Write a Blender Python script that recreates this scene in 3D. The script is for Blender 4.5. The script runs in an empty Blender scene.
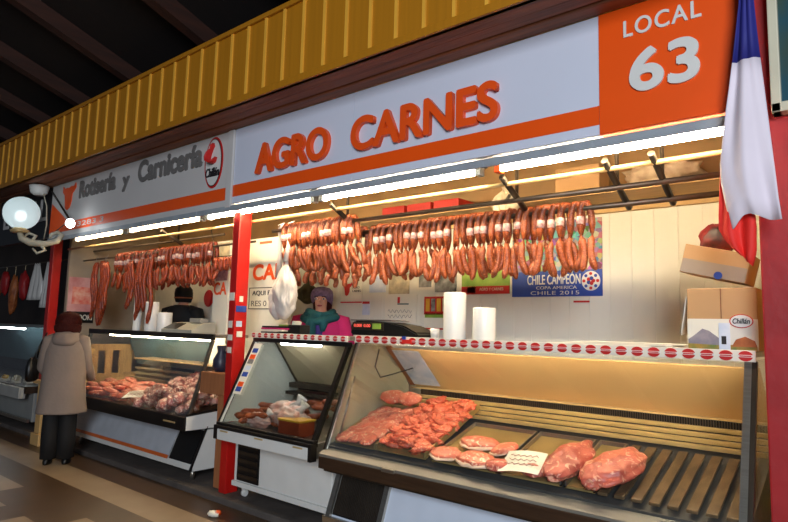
import bpy, bmesh, math, random
from mathutils import Vector, Matrix, noise
random.seed(7)
PI = math.pi
scene = bpy.context.scene
COL = scene.collection

# ------------------------------------------------------------------ camera
cam_d = bpy.data.cameras.new('camera')
cam = bpy.data.objects.new('camera', cam_d); COL.objects.link(cam)
RT = Vector((0.772036812300449, 0.6350350824493008, 0.026260322000521464))
UP = Vector((0.05008576962779586, -0.1019760186084476, 0.993525192086019))
FW = Vector((-0.6336012753567914, 0.7657227538002115, 0.11053546118268118))
M = Matrix.Identity(4)
for i in range(3):
    M[i][0], M[i][1], M[i][2] = RT[i], UP[i], -FW[i]
M[2][3] = 1.5
cam.matrix_world = M
cam_d.sensor_width = 36; cam_d.lens = 597.0 / 788 * 36
cam_d.clip_start = 0.05; cam_d.clip_end = 200
scene.camera = cam

# ------------------------------------------------------------------ world, light, exposure
w = bpy.data.worlds.new('world'); scene.world = w; w.use_nodes = True
w.node_tree.nodes['Background'].inputs[0].default_value = (0.70, 0.80, 1.0, 1)
w.node_tree.nodes['Background'].inputs[1].default_value = 0.07

def area(name, loc, target, size, power, color, sy=None):
    d = bpy.data.lights.new(name, 'AREA'); d.size = size; d.energy = power; d.color = color
    if sy: d.shape = 'RECTANGLE'; d.size_y = sy
    o = bpy.data.objects.new(name, d); COL.objects.link(o); o.location = loc
    o.rotation_euler = (Vector(target) - Vector(loc)).to_track_quat('-Z', 'Y').to_euler()
    return o
area('daylight', (3.2, -4.5, 3.4), (-1.2, 3.1, 2.6), 3.0, 680, (0.86, 0.92, 1.0))
TUBE = 112.0
vs = scene.view_settings
vs.view_transform = 'Standard'; vs.look = 'None'; vs.gamma = 1; vs.exposure = 0.0; vs.use_curve_mapping = False

# ------------------------------------------------------------------ materials
def lin(c): return tuple(((x / 12.92) if x <= 0.04045 else ((x + 0.055) / 1.055) ** 2.4) for x in c)
MC = {}
def mat(name, c, rough=0.5, metal=0.0, var=0.12, scale=6.0, bump=0.0, bscale=30.0, c2=None, emit=0.0, stretch=None, spec=0.5, trans=0.0):
    m = bpy.data.materials.new(name); m.use_nodes = True
    nt = m.node_tree; N = nt.nodes; L = nt.links; b = N['Principled BSDF']
    c = lin(c); c2 = lin(c2) if c2 else tuple(x * (1 - var) for x in c)
    b.inputs['Roughness'].default_value = rough; b.inputs['Metallic'].default_value = metal
    b.inputs['Specular IOR Level'].default_value = spec
    if trans: b.inputs['Transmission Weight'].default_value = trans
    tc = N.new('ShaderNodeTexCoord'); mp = N.new('ShaderNodeMapping')
    if stretch: mp.inputs['Scale'].default_value = stretch
    L.new(tc.outputs['Object'], mp.inputs[0])
    nz = N.new('ShaderNodeTexNoise'); nz.inputs['Scale'].default_value = scale; nz.inputs['Detail'].default_value = 5
    L.new(mp.outputs[0], nz.inputs['Vector'])
    mx = N.new('ShaderNodeMix'); mx.data_type = 'RGBA'
    mr = N.new('ShaderNodeMapRange'); mr.inputs[1].default_value = 0.35; mr.inputs[2].default_value = 0.65
    L.new(nz.outputs[0], mr.inputs[0]); L.new(mr.outputs[0], mx.inputs[0])
    mx.inputs[6].default_value = (*c, 1); mx.inputs[7].default_value = (*c2, 1)
    L.new(mx.outputs[2], b.inputs['Base Color'])
    if bump:
        n2 = N.new('ShaderNodeTexNoise'); n2.inputs['Scale'].default_value = bscale; n2.inputs['Detail'].default_value = 4
        L.new(mp.outputs[0], n2.inputs['Vector'])
        bp = N.new('ShaderNodeBump'); bp.inputs['Strength'].default_value = bump; bp.inputs['Distance'].default_value = 0.02
        L.new(n2.outputs[0], bp.inputs['Height']); L.new(bp.outputs[0], b.inputs['Normal'])
    if emit:
        b.inputs['Emission Color'].default_value = (*c, 1); b.inputs['Emission Strength'].default_value = emit
    MC[name] = m
    return m

def emis(name, c, s):
    m = bpy.data.materials.new(name); m.use_nodes = True
    N = m.node_tree.nodes; N.clear()
    e = N.new('ShaderNodeEmission'); e.inputs[0].default_value = (*c, 1); e.inputs[1].default_value = s
    o = N.new('ShaderNodeOutputMaterial'); m.node_tree.links.new(e.outputs[0], o.inputs[0])
    return m

def glass_mat(name, tint, refl, rough=0.02):
    m = bpy.data.materials.new(name); m.use_nodes = True
    nt = m.node_tree; N = nt.nodes; N.clear(); L = nt.links
    t = N.new('ShaderNodeBsdfTransparent'); t.inputs[0].default_value = (*tint, 1)
    g = N.new('ShaderNodeBsdfGlossy'); g.inputs['Roughness'].default_value = rough
    lw = N.new('ShaderNodeLayerWeight'); lw.inputs[0].default_value = 0.35
    mu = N.new('ShaderNodeMath'); mu.operation = 'MULTIPLY_ADD'; mu.inputs[1].default_value = 0.35; mu.inputs[2].default_value = refl
    L.new(lw.outputs['Fresnel'], mu.inputs[0])
    mx = N.new('ShaderNodeMixShader'); L.new(mu.outputs[0], mx.inputs[0]); L.new(t.outputs[0], mx.inputs[1]); L.new(g.outputs[0], mx.inputs[2])
    o = N.new('ShaderNodeOutputMaterial'); L.new(mx.outputs[0], o.inputs[0])
    return m

def meat_mat(name, c, cfat, cdark, s=14.0, fat=0.60):
    m = bpy.data.materials.new(name); m.use_nodes = True
    nt = m.node_tree; N = nt.nodes; L = nt.links; b = N['Principled BSDF']
    b.inputs['Roughness'].default_value = 0.38
    tc = N.new('ShaderNodeTexCoord'); oi = N.new('ShaderNodeObjectInfo')
    ad = N.new('ShaderNodeVectorMath'); ad.operation = 'ADD'
    L.new(tc.outputs['Object'], ad.inputs[0]); L.new(oi.outputs['Random'], ad.inputs[1])
    n1 = N.new('ShaderNodeTexNoise'); n1.inputs['Scale'].default_value = s; n1.inputs['Detail'].default_value = 3; n1.inputs['Distortion'].default_value = 1.2
    n2 = N.new('ShaderNodeTexNoise'); n2.inputs['Scale'].default_value = s * 1.7; n2.inputs['Detail'].default_value = 5; n2.inputs['Distortion'].default_value = 2
    L.new(ad.outputs[0], n1.inputs['Vector']); L.new(ad.outputs[0], n2.inputs['Vector'])
    r1 = N.new('ShaderNodeMapRange'); r1.inputs[1].default_value = 0.35; r1.inputs[2].default_value = 0.65
    r2 = N.new('ShaderNodeMapRange'); r2.inputs[1].default_value = fat - 0.04; r2.inputs[2].default_value = fat + 0.05
    L.new(n1.outputs[0], r1.inputs[0]); L.new(n2.outputs[0], r2.inputs[0])
    a = N.new('ShaderNodeMix'); a.data_type = 'RGBA'; a.inputs[6].default_value = (*lin(cdark), 1); a.inputs[7].default_value = (*lin(c), 1)
    d = N.new('ShaderNodeMix'); d.data_type = 'RGBA'; d.inputs[7].default_value = (*lin(cfat), 1)
    L.new(r1.outputs[0], a.inputs[0]); L.new(a.outputs[2], d.inputs[6]); L.new(r2.outputs[0], d.inputs[0])
    L.new(d.outputs[2], b.inputs['Base Color'])
    bp = N.new('ShaderNodeBump'); bp.inputs['Strength'].default_value = 0.35; bp.inputs['Distance'].default_value = 0.01
    L.new(n2.outputs[0], bp.inputs['Height']); L.new(bp.outputs[0], b.inputs['Normal'])
    return m

white = mat('white_paint', (.86, .86, .84), .4, var=.06)
sign_white = mat('sign_white', (.82, .84, .90), .35, var=.04, scale=1.5)
sign_grey = mat('sign_grey_white', (.80, .79, .78), .4, var=.06, scale=1.5)
orange = mat('orange_paint', (.94, .33, .03), .4, var=.06, scale=2)
orange_letter = mat('orange_letter', (.93, .33, .08), .4, var=.06)
grey_letter = mat('grey_letter', (.45, .44, .43), .5, var=.15)
metal_grey = mat('grey_metal', (.64, .67, .70), .45, .1, var=.2)
steel = mat('steel', (.68, .66, .62), .28, .9, var=.15, stretch=(1, 20, 20))
dark_steel = mat('dark_steel', (.30, .26, .22), .35, .7, var=.3)
brass = mat('brassy_rod', (.84, .72, .50), .3, .35, var=.15)
pipe_m = mat('dull_pipe', (.42, .36, .30), .4, .7, var=.25)
black = mat('black_plastic', (.05, .05, .055), .4, var=.3)
rail_black = mat('black_rail', (.10, .085, .075), .35, var=.3)
rail_brown = mat('brown_rail', (.27, .19, .13), .4, .2, var=.3, stretch=(1, 12, 12))
red = mat('red_post_paint', (.75, .09, .07), .42, var=.2, scale=4, bump=.1, bscale=12)
dred = mat('dark_red_paint', (.66, .13, .14), .5, var=.18, scale=5, bump=.15, bscale=14)
fascia_m = mat('amber_fascia', (.70, .46, .08), .42, var=.12, scale=2, stretch=(14, 1, .3))
batten_m = mat('amber_batten', (.92, .68, .24), .4, var=.1)
wood_dark = mat('dark_wood', (.58, .33, .18), .6, var=.45, scale=3, stretch=(.5, 8, 8), bump=.2, bscale=8)
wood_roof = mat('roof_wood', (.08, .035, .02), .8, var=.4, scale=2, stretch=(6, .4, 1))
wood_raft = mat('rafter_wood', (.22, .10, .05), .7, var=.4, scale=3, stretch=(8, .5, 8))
tan = mat('tan_board', (.78, .64, .42), .6, var=.15, scale=3)
panel_tan = mat('tan_panel', (.82, .68, .47), .33, var=.08, scale=2.5)
panel_olive = mat('olive_panel', (.66, .61, .48), .4, var=.12, scale=2.5)
pale_wood = mat('pale_wood', (.82, .66, .42), .55, var=.2, scale=4, stretch=(1, 8, 1))
slat_wood = mat('slat_wood', (.45, .36, .25), .35, .25, var=.4, scale=9, stretch=(2, 1, 2))
brownwood = mat('brown_wood', (.66, .42, .26), .55, var=.25, scale=4, stretch=(6, 6, .6))
card = mat('cardboard', (.74, .58, .40), .75, var=.1, scale=3)
paper = mat('paper', (.90, .88, .82), .7, var=.05)
ink = mat('ink', (.12, .11, .12), .6)
inkred = mat('red_ink', (.78, .12, .10), .5)
blue = mat('blue_print', (.16, .28, .62), .45, var=.1)
blue2 = mat('blue_cloth', (.14, .15, .50), .7, var=.15)
flag_white = mat('white_cloth', (.90, .86, .90), .75, var=.06, scale=4)
flag_red = mat('red_cloth', (.92, .17, .13), .7, var=.12)
plastic_white = mat('plastic_white', (.92, .91, .89), .3, var=.05, trans=.15)
roll_m = mat('bag_roll', (.93, .93, .92), .25, var=.05)
sausage_m = meat_mat('chorizo_skin', (.63, .31, .15), (.76, .46, .28), (.46, .19, .08), 34, .62)
sausage_old = meat_mat('dried_sausage_skin', (.62, .25, .09), (.74, .38, .18), (.40, .12, .05), 22, .64)
pork = meat_mat('pork', (.90, .52, .41), (.95, .78, .66), (.82, .40, .31), 12, .60)
minced = meat_mat('diced_meat', (.90, .46, .33), (.95, .70, .54), (.80, .33, .22), 22, .62)
beef = meat_mat('beef_joint', (.80, .43, .35), (.92, .68, .56), (.66, .28, .23), 10, .60)
ribs_m = meat_mat('rib_meat', (.78, .50, .45), (.90, .80, .72), (.60, .31, .28), 16, .55)
fat_m = mat('fat', (.93, .80, .68), .4, var=.08, scale=20)
skin = mat('skin', (.80, .58, .48), .5, var=.08)
coat_m = mat('beige_coat', (.51, .45, .41), .8, var=.1, scale=5, bump=.15, bscale=18)
trouser = mat('black_trousers', (.035, .03, .035), .8)
hair_m = mat('auburn_hair', (.24, .07, .05), .75, spec=.15, var=.4, scale=30, stretch=(3, 3, .5), bump=.3, bscale=60)
pink = mat('pink_fleece', (.80, .14, .42), .85, var=.12, bump=.2, bscale=60)
teal = mat('teal_scarf', (.10, .36, .38), .85, var=.3, scale=12, bump=.4, bscale=25)
purple = mat('purple_knit', (.54, .45, .58), .9, var=.35, scale=40, bump=.5, bscale=70)
navy = mat('purple_top', (.22, .14, .44), .8, var=.2)
tube_warm = emis('warm_tube', (1, .78, .48), TUBE)
tube_cool = emis('cool_tube', (.97, .98, 1.0), 50.0)
tube_old = emis('old_warm_tube', (1, .74, .42), 34.0)
case_lamp = emis('case_tube', (1, .85, .60), 62.0)
globe_m = bpy.data.materials.new('opal_globe'); globe_m.use_nodes = True
_N = globe_m.node_tree.nodes; _N.clear(); _L = globe_m.node_tree.links
_t = _N.new('ShaderNodeBsdfTransparent'); _d = _N.new('ShaderNodeBsdfTranslucent'); _f = _N.new('ShaderNodeBsdfDiffuse'); _e = _N.new('ShaderNodeEmission')
_e.inputs[0].default_value = (.75, .88, .90, 1); _e.inputs[1].default_value = .12
_d.inputs[0].default_value = _f.inputs[0].default_value = (.8, .88, .9, 1)
_m1 = _N.new('ShaderNodeMixShader'); _m2 = _N.new('ShaderNodeMixShader'); _a = _N.new('ShaderNodeAddShader'); _o = _N.new('ShaderNodeOutputMaterial')
_m1.inputs[0].default_value = .5; _m2.inputs[0].default_value = .12
_L.new(_f.outputs[0], _m1.inputs[1]); _L.new(_d.outputs[0], _m1.inputs[2]); _L.new(_m1.outputs[0], _a.inputs[0]); _L.new(_e.outputs[0], _a.inputs[1])
_L.new(_a.outputs[0], _m2.inputs[1]); _L.new(_t.outputs[0], _m2.inputs[2]); _L.new(_m2.outputs[0], _o.inputs[0])
bulb_m = emis('bulb_glow', (.92, .97, 1.0), 14.0)
glass = glass_mat('clear_glass', (.97, .98, .97), .025)
glass_side = glass_mat('grey_side_glass', (.92, .93, .90), .05, .06)

def wall_panel_mat():
    m = mat('white_wall_boards', (.88, .87, .82), .45, var=.05, scale=2)
    nt = m.node_tree; N = nt.nodes; L = nt.links; b = N['Principled BSDF']
    tc = N.new('ShaderNodeTexCoord'); sp = N.new('ShaderNodeSeparateXYZ'); L.new(tc.outputs['Object'], sp.inputs[0])
    mu = N.new('ShaderNodeMath'); mu.operation = 'MULTIPLY'; mu.inputs[1].default_value = 1 / .165; L.new(sp.outputs[0], mu.inputs[0])
    fr = N.new('ShaderNodeMath'); fr.operation = 'FRACT'; L.new(mu.outputs[0], fr.inputs[0])
    lt = N.new('ShaderNodeMath'); lt.operation = 'GREATER_THAN'; lt.inputs[1].default_value = .06; L.new(fr.outputs[0], lt.inputs[0])
    bp = N.new('ShaderNodeBump'); bp.inputs['Strength'].default_value = .25; bp.inputs['Distance'].default_value = .006
    L.new(lt.outputs[0], bp.inputs['Height']); L.new(bp.outputs[0], b.inputs['Normal'])
    return m
wall_m = wall_panel_mat()

def floor_mat():
    m = bpy.data.materials.new('market_floor'); m.use_nodes = True
    nt = m.node_tree; N = nt.nodes; L = nt.links; b = N['Principled BSDF']
    tc = N.new('ShaderNodeTexCoord'); sp = N.new('ShaderNodeSeparateXYZ'); L.new(tc.outputs['Object'], sp.inputs[0])
    def mth(op, a, c=None):
        n = N.new('ShaderNodeMath'); n.operation = op
        for i, v in enumerate((a, c)):
            if v is None: continue
            if isinstance(v, (int, float)): n.inputs[i].default_value = v
            else: L.new(v, n.inputs[i])
        return n.outputs[0]
    X, Y = sp.outputs[0], sp.outputs[1]
    stripe = mth('MULTIPLY', mth('GREATER_THAN', Y, 2.49), mth('LESS_THAN', Y, 2.80))
    r1 = mth('MULTIPLY', mth('MULTIPLY', mth('GREATER_THAN', Y, 2.0), mth('LESS_THAN', Y, 2.19)), mth('LESS_THAN', mth('FRACT', mth('MULTIPLY', mth('ADD', X, 25.68), 1 / 1.9)), .342))
    r2 = mth('MULTIPLY', mth('MULTIPLY', mth('GREATER_THAN', Y, 1.6), mth('LESS_THAN', Y, 1.89)), mth('LESS_THAN', mth('FRACT', mth('MULTIPLY', mth('ADD', X, 25.1), 1 / .95)), .6))
    ck = mth('MAXIMUM', r1, r2)
    light = mth('MAXIMUM', stripe, ck)
    nz = N.new('ShaderNodeTexNoise'); nz.inputs['Scale'].default_value = 5; nz.inputs['Detail'].default_value = 6
    L.new(tc.outputs['Object'], nz.inputs['Vector'])
    d = N.new('ShaderNodeMix'); d.data_type = 'RGBA'; d.inputs[6].default_value = (*lin((.24, .17, .11)), 1); d.inputs[7].default_value = (*lin((.34, .25, .16)), 1)
    e = N.new('ShaderNodeMix'); e.data_type = 'RGBA'; e.inputs[6].default_value = (*lin((.62, .54, .44)), 1); e.inputs[7].default_value = (*lin((.52, .44, .35)), 1)
    L.new(nz.outputs[0], d.inputs[0]); L.new(nz.outputs[0], e.inputs[0])
    f = N.new('ShaderNodeMix'); f.data_type = 'RGBA'; L.new(light, f.inputs[0]); L.new(d.outputs[2], f.inputs[6]); L.new(e.outputs[2], f.inputs[7])
    L.new(f.outputs[2], b.inputs['Base Color']); b.inputs['Roughness'].default_value = .36
    return m
concrete = mat('dark_concrete', (.36, .33, .31), .75, var=.35, scale=5, bump=.2, bscale=20)

def confetti_mat(name, scale, sat=1.0, val=.8):
    m = bpy.data.materials.new(name); m.use_nodes = True
    nt = m.node_tree; N = nt.nodes; L = nt.links; b = N['Principled BSDF']
    tc = N.new('ShaderNodeTexCoord'); v = N.new('ShaderNodeTexVoronoi'); v.inputs['Scale'].default_value = scale
    L.new(tc.outputs['Object'], v.inputs['Vector'])
    h = N.new('ShaderNodeHueSaturation'); h.inputs['Saturation'].default_value = sat; h.inputs['Value'].default_value = val
    L.new(v.outputs['Color'], h.inputs['Color']); L.new(h.outputs[0], b.inputs['Base Color'])
    b.inputs['Roughness'].default_value = .45
    return m
crowd = confetti_mat('football_photo', 26, .9, .5)
photo_meat = mat('meat_photo', (.85, .35, .30), .4, scale=9, c2=(.90, .72, .66))
photo_grey = mat('grey_photo', (.62, .62, .60), .5, scale=14, c2=(.30, .30, .30))
photo_green = mat('green_print', (.42, .58, .20), .45, scale=6, c2=(.62, .72, .30))
photo_beige = mat('beige_print', (.82, .76, .62), .5, scale=12, c2=(.60, .56, .48))
photo_blue = mat('pale_blue_print', (.72, .78, .88), .5, scale=10, c2=(.86, .88, .92))
yellow = mat('yellow_print', (.88, .72, .20), .45, scale=6, c2=(.80, .55, .15))
mount_m = mat('mountain_print', (.42, .42, .50), .5, scale=10, c2=(.62, .58, .60))
green_dk = mat('meadow_print', (.40, .45, .22), .5, scale=14, c2=(.70, .52, .22))
brown_hill = mat('rust_print', (.72, .42, .22), .5, scale=14, c2=(.55, .28, .14))

# ------------------------------------------------------------------ builders
ORI = {}
class MB:
    def __init__(s): s.bm = bmesh.new()
    def _m(s, f, m):
        for x in f: x.material_index = m
    def box(s, x0, x1, y0, y1, z0, z1, m=0, bev=0.0, rot=None, piv=None):
        r = bmesh.ops.create_cube(s.bm, size=1.0)
        vs = r['verts']
        for v in vs:
            v.co = Vector(((x0 + x1) / 2 + v.co.x * (x1 - x0), (y0 + y1) / 2 + v.co.y * (y1 - y0), (z0 + z1) / 2 + v.co.z * (z1 - z0)))
        es = list({e for v in vs for e in v.link_edges}); fs = list({f for v in vs for f in v.link_faces})
        s._m(fs, m)
        if bev:
            b = bmesh.ops.bevel(s.bm, geom=es, offset=bev, segments=2, affect='EDGES', profile=.6)
            s._m(b['faces'], m); vs = list({v for f in b['faces'] for v in f.verts} | {v for v in vs if v.is_valid})
        if rot is not None:
            p = Vector(piv) if piv else Vector(((x0 + x1) / 2, (y0 + y1) / 2, (z0 + z1) / 2))
            R = rot.to_3x3()
            for v in vs: v.co = p + R @ (v.co - p)
        return vs
    def tube(s, pts, r, seg=8, m=0, ry=None):
        pts = [Vector(p) for p in pts]; n = len(pts)
        if not hasattr(r, '__len__'): r = [r] * n
        rings = []; prev = None
        for i, p in enumerate(pts):
            t = (pts[min(i + 1, n - 1)] - pts[max(i - 1, 0)]).normalized()
            if prev is None:
                a = Vector((0, 0, 1)) if abs(t.z) < .9 else Vector((1, 0, 0))
                u = t.cross(a).normalized()
            else:
                u = (prev - t * prev.dot(t)).normalized()
            prev = u; v = t.cross(u)
            rings.append([s.bm.verts.new(p + (u * math.cos(2 * PI * k / seg) + v * math.sin(2 * PI * k / seg) * (ry or 1)) * r[i]) for k in range(seg)])
        for i in range(n - 1):
            for k in range(seg):
                f = s.bm.faces.new((rings[i][k], rings[i][(k + 1) % seg], rings[i + 1][(k + 1) % seg], rings[i + 1][k])); f.material_index = m; f.smooth = True
        for ring in (rings[0][::-1], rings[-1]):
            f = s.bm.faces.new(ring); f.material_index = m
    def rings(s, rings, m=0, close=True, smooth=True):
        R = [[s.bm.verts.new(p) for p in r] for r in rings]; n = len(R[0])
        for i in range(len(R) - 1):
            for k in range(n):
                f = s.bm.faces.new((R[i][k], R[i][(k + 1) % n], R[i + 1][(k + 1) % n], R[i + 1][k])); f.material_index = m; f.smooth = smooth
        if close:
            for r in (R[0][::-1], R[-1]):
                f = s.bm.faces.new(r); f.material_index = m; f.smooth = smooth
    def lathe(s, prof, c=(0, 0, 0), seg=20, m=0, wob=0, sx=1, sy=1):
        rr = []
        for i, (r, z) in enumerate(prof):
            ring = []
            for k in range(seg):
                a = 2 * PI * k / seg
                q = r * (1 + wob * noise.noise(Vector((math.cos(a) * 2, math.sin(a) * 2, z * 9))))
                ring.append((c[0] + q * math.cos(a) * sx, c[1] + q * math.sin(a) * sy, c[2] + z))
            rr.append(ring)
        s.rings(rr, m)
    def prism(s, poly, axis, a0, a1, m=0, smooth=False):
        def P(u, v, a): return (a, u, v) if axis == 'x' else ((u, a, v) if axis == 'y' else (u, v, a))
        A = [s.bm.verts.new(P(u, v, a0)) for u, v in poly]; B = [s.bm.verts.new(P(u, v, a1)) for u, v in poly]
        n = len(poly); fs = [s.bm.faces.new(A[::-1]), s.bm.faces.new(B)]
        for k in range(n): fs.append(s.bm.faces.new((A[k], A[(k + 1) % n], B[(k + 1) % n], B[k])))
        s._m(fs, m)
    def blob(s, c, rx, ry, rz, seed=0, amp=.18, freq=2.2, sub=3, m=0, rot=None):
        r = bmesh.ops.create_icosphere(s.bm, subdivisions=sub, radius=1.0)
        for v in r['verts']:
            d = v.co.normalized()
            k = 1 + amp * noise.noise(d * freq + Vector((seed * 7.3, seed * 3.1, seed))) + amp * .4 * noise.noise(d * freq * 2.7 + Vector((seed, 0, seed * 5)))
            p = Vector((d.x * rx * k, d.y * ry * k, d.z * rz * k))
            if rot is not None: p = rot.to_3x3() @ p
            v.co = Vector(c) + p
        for f in {f for v in r['verts'] for f in v.link_faces}: f.material_index = m; f.smooth = True
    def build(s, name, mats, parent=None, smooth=None):
        bmesh.ops.recalc_face_normals(s.bm, faces=s.bm.faces)
        if parent is None:
            vs = [v.co for v in s.bm.verts]
            org = Vector(((min(v.x for v in vs) + max(v.x for v in vs)) / 2, (min(v.y for v in vs) + max(v.y for v in vs)) / 2, min(v.z for v in vs)))
        else: org = ORI[parent.name]
        for v in s.bm.verts: v.co -= org
        me = bpy.data.meshes.new(name); s.bm.to_mesh(me); s.bm.free()
        for m in (mats if isinstance(mats, (list, tuple)) else [mats]): me.materials.append(m)
        o = bpy.data.objects.new(name, me); COL.objects.link(o)
        if parent is None: o.location = org
        else: o.parent = parent
        ORI[o.name] = org
        return o

def tag(o, label=None, cat=None, group=None, kind=None):
    if label: o['label'] = label
    if cat: o['category'] = cat
    if group: o['group'] = group
    if kind: o['kind'] = kind
    return o
def thing(name, loc, label, cat, group=None, rz=0.0, local=False):
    o = bpy.data.objects.new(name, None); COL.objects.link(o); o.location = loc; o.rotation_euler = (0, 0, rz)
    o.empty_display_size = .1
    ORI[o.name] = Vector((0, 0, 0)) if local else Vector(loc)
    return tag(o, label, cat, group)
def copy_tree(o, parent=None):
    c = o.copy(); COL.objects.link(c)
    if parent: c.parent = parent
    ORI[c.name] = ORI[o.name]
    for ch in list(o.children): copy_tree(ch, c)
    return c
def struct(mb, name, m): return tag(mb.build(name, m), kind='structure')

def text(name, s, x0, x1, z0, z1, Y, depth, m, parent, bold=0.0, spacing=1.0, shear=0.0, face='-y', X=None):
    c = bpy.data.curves.new('glyphs', 'FONT'); c.body = s; c.size = 1; c.extrude = .5; c.space_character = spacing; c.shear = shear
    t = bpy.data.objects.new('glyphs', c); COL.objects.link(t)
    dg = bpy.context.evaluated_depsgraph_get(); dg.update()
    me = bpy.data.meshes.new_from_object(t.evaluated_get(dg)); bpy.data.objects.remove(t)
    xs = [v.co.x for v in me.vertices]; ys = [v.co.y for v in me.vertices]
    a, b, lo, hi = min(xs), max(xs), min(ys), max(ys)
    org = ORI[parent.name]
    for v in me.vertices:
        u = (v.co.x - a) / (b - a); q = (v.co.y - lo) / (hi - lo); d = .5 - v.co.z
        if face == '-y': p = Vector((x0 + u * (x1 - x0), Y - depth + d * depth, z0 + q * (z1 - z0)))
        else: p = Vector((X + depth - d * depth, x0 + u * (x1 - x0), z0 + q * (z1 - z0)))   # faces +x, x0..x1 are Y
        v.co = p - org
    if bold:
        bm = bmesh.new(); bm.from_mesh(me); src = list(bm.faces); q = bold * (z1 - z0)
        for i in range(6):
            a = i * PI / 3 + .3
            g = bmesh.ops.duplicate(bm, geom=list({v for f in src for v in f.verts}) + list({e for f in src for e in f.edges}) + src)
            dv = Vector((math.cos(a) * q, -(i + 1) * 2e-5, math.sin(a) * q)) if face == '-y' else Vector(((i + 1) * 2e-5, math.cos(a) * q, math.sin(a) * q))
            for v in g['geom']:
                if isinstance(v, bmesh.types.BMVert): v.co += dv
        bm.to_mesh(me); bm.free()
    me.materials.clear(); me.materials.append(m)
    me.name = name
    o = bpy.data.objects.new(name, me); COL.objects.link(o); o.parent = parent; ORI[o.name] = org
    return o
def oval(cx, cz, rx, rz, n=28, a0=0, a1=2 * PI):
    return [(cx + rx * math.cos(a0 + (a1 - a0) * k / n), cz + rz * math.sin(a0 + (a1 - a0) * k / n)) for k in range(n)]

# ------------------------------------------------------------------ shell
b = MB(); b.box(-17, 5, -6, 3.1, -.05, 0); fl = b.build('floor', floor_mat()); tag(fl, kind='structure')
fl.data.transform(Matrix.Translation(fl.location)); fl.location = (0, 0, 0)
b = MB(); b.box(-17, 3, 3.1, 5.0, -.05, .05, bev=.01); struct(b, 'trim_1', concrete)
b = MB(); b.box(-17, 3, 4.0, 4.6, .051, .2); struct(b, 'trim_2', wood_dark)
# back walls
b = MB(); b.box(-8.4, .6, 4.604, 4.7, .05, 2.43)
xw = -8.4
while xw < .58: b.box(xw, xw + .163, 4.6, 4.615, .05, 2.43, bev=.002); xw += .165
struct(b, 'wall_back', wall_m)
b = MB(); b.box(-8.4, .6, 4.57, 4.7, 2.432, 2.5); struct(b, 'trim_3', tan)
b = MB(); b.box(-8.4, .6, 4.6, 4.7, 2.5, 3.25); struct(b, 'wall_back_upper', mat('upper_board', (.66, .52, .34), .65, var=.3, scale=2))
b = MB(); b.box(-8.46, -8.4, 3.36, 4.7, .05, 3.2); struct(b, 'wall_left', mat('partition', (.66, .60, .52), .55, var=.2, scale=3))
far_m = mat('far_wall', (.22, .17, .14), .7, var=.4, scale=2)
b = MB(); b.box(-17, -8.47, 4.9, 5.0, .05, 3.25); struct(b, 'wall_far', far_m)
b = MB(); b.box(-.3, -.24, 3.32, 4.6, .05, 3.2); struct(b, 'wall_right', tan)
# stall ceiling and soffit
b = MB(); b.box(-17, 3, 3.1, 5.1, 3.26, 3.32); struct(b, 'ceiling', tan)
b = MB()
for k in range(3):
    b.box(-17, 3, 2.745 + k * .118, 2.857 + k * .118, 3.235 + .01 * (k % 2), 3.30, bev=.012)
struct(b, 'trim_4', wood_dark)
# fascia with battens
b = MB(); b.box(-17, 3, 2.725, 2.76, 3.235, 3.86)
b.box(-17, 3, 2.70, 2.78, 3.85, 3.89, m=0, bev=.008); b.box(-17, 3, 2.708, 2.76, 3.235, 3.29, m=0, bev=.006)
x = -16.9
while x < 2.9:
    b.box(x, x + .022, 2.711, 2.726, 3.29, 3.85, m=1); x += .218
struct(b, 'trim_5', [fascia_m, batten_m])
# roof deck and rafters, falling towards the back of the stall
def roofz(y): return 4.24 - .337 * (y - 2.74)
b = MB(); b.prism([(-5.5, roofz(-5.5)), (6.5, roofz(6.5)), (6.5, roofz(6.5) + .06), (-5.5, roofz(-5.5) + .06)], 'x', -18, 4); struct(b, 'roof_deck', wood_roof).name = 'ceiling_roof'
k = 0
for xr in (-12.2, -11.0, -9.72, -8.5, -7.35, -6.13, -4.73, -3.45, -2.2, -.95, .3):
    b = MB(); b.prism([(-5.4, roofz(-5.4) - .16), (6.4, roofz(6.4) - .16), (6.4, roofz(6.4) - .002), (-5.4, roofz(-5.4) - .002)], 'x', xr - .06, xr + .06)
    o = b.build('roof_rafter', wood_raft); tag(o, 'dark brown rafter under the sloping market roof', 'beam', 'rafters of the market roof')

# ------------------------------------------------------------------ posts
def post(name, x0, x1, y0, y1, m, label, zt=3.23):
    t = thing(name, ((x0 + x1) / 2, (y0 + y1) / 2, .05), label, 'post')
    b = MB(); b.box(x0, x1, y0, y1, .05, zt, bev=.008); b.build('shaft', m, t)
    return t
pm = post('red_post', -4.53, -4.435, 3.18, 3.31, red, 'bright red post with stickers between the left and middle display cases')
pr_ = post('red_post', -.44, -.05, 3.18, 3.30, dred, 'wide worn dark red post right of the largest display case')
pl = post('red_post', -8.60, -8.49, 3.18, 3.29, red, 'red post at the left end of the stall behind the customer')
for (x0, x1, z0, z1, m) in ((-4.52, -4.45, 1.70, 1.77, paper), (-4.515, -4.46, 1.46, 1.52, paper), (-4.515, -4.45, 1.35, 1.40, paper), (-4.51, -4.455, 1.24, 1.29, paper),
                          (3.19, 3.30, 1.60, 1.655, blue), (3.20, 3.26, 1.47, 1.52, photo_blue), (3.21, 3.27, 1.38, 1.43, paper), (3.22, 3.26, 1.69, 1.74, paper)):
    b = MB()
    if x0 < 0: b.box(x0, x1, 3.176, 3.1795, z0, z1)
    else: b.box(-4.4345, -4.431, x0, x1, z0, z1)
    o = b.build('sticker', m, pm)
    o['label'] = 'blue sticker' if m is blue else 'pale sticker'

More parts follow.
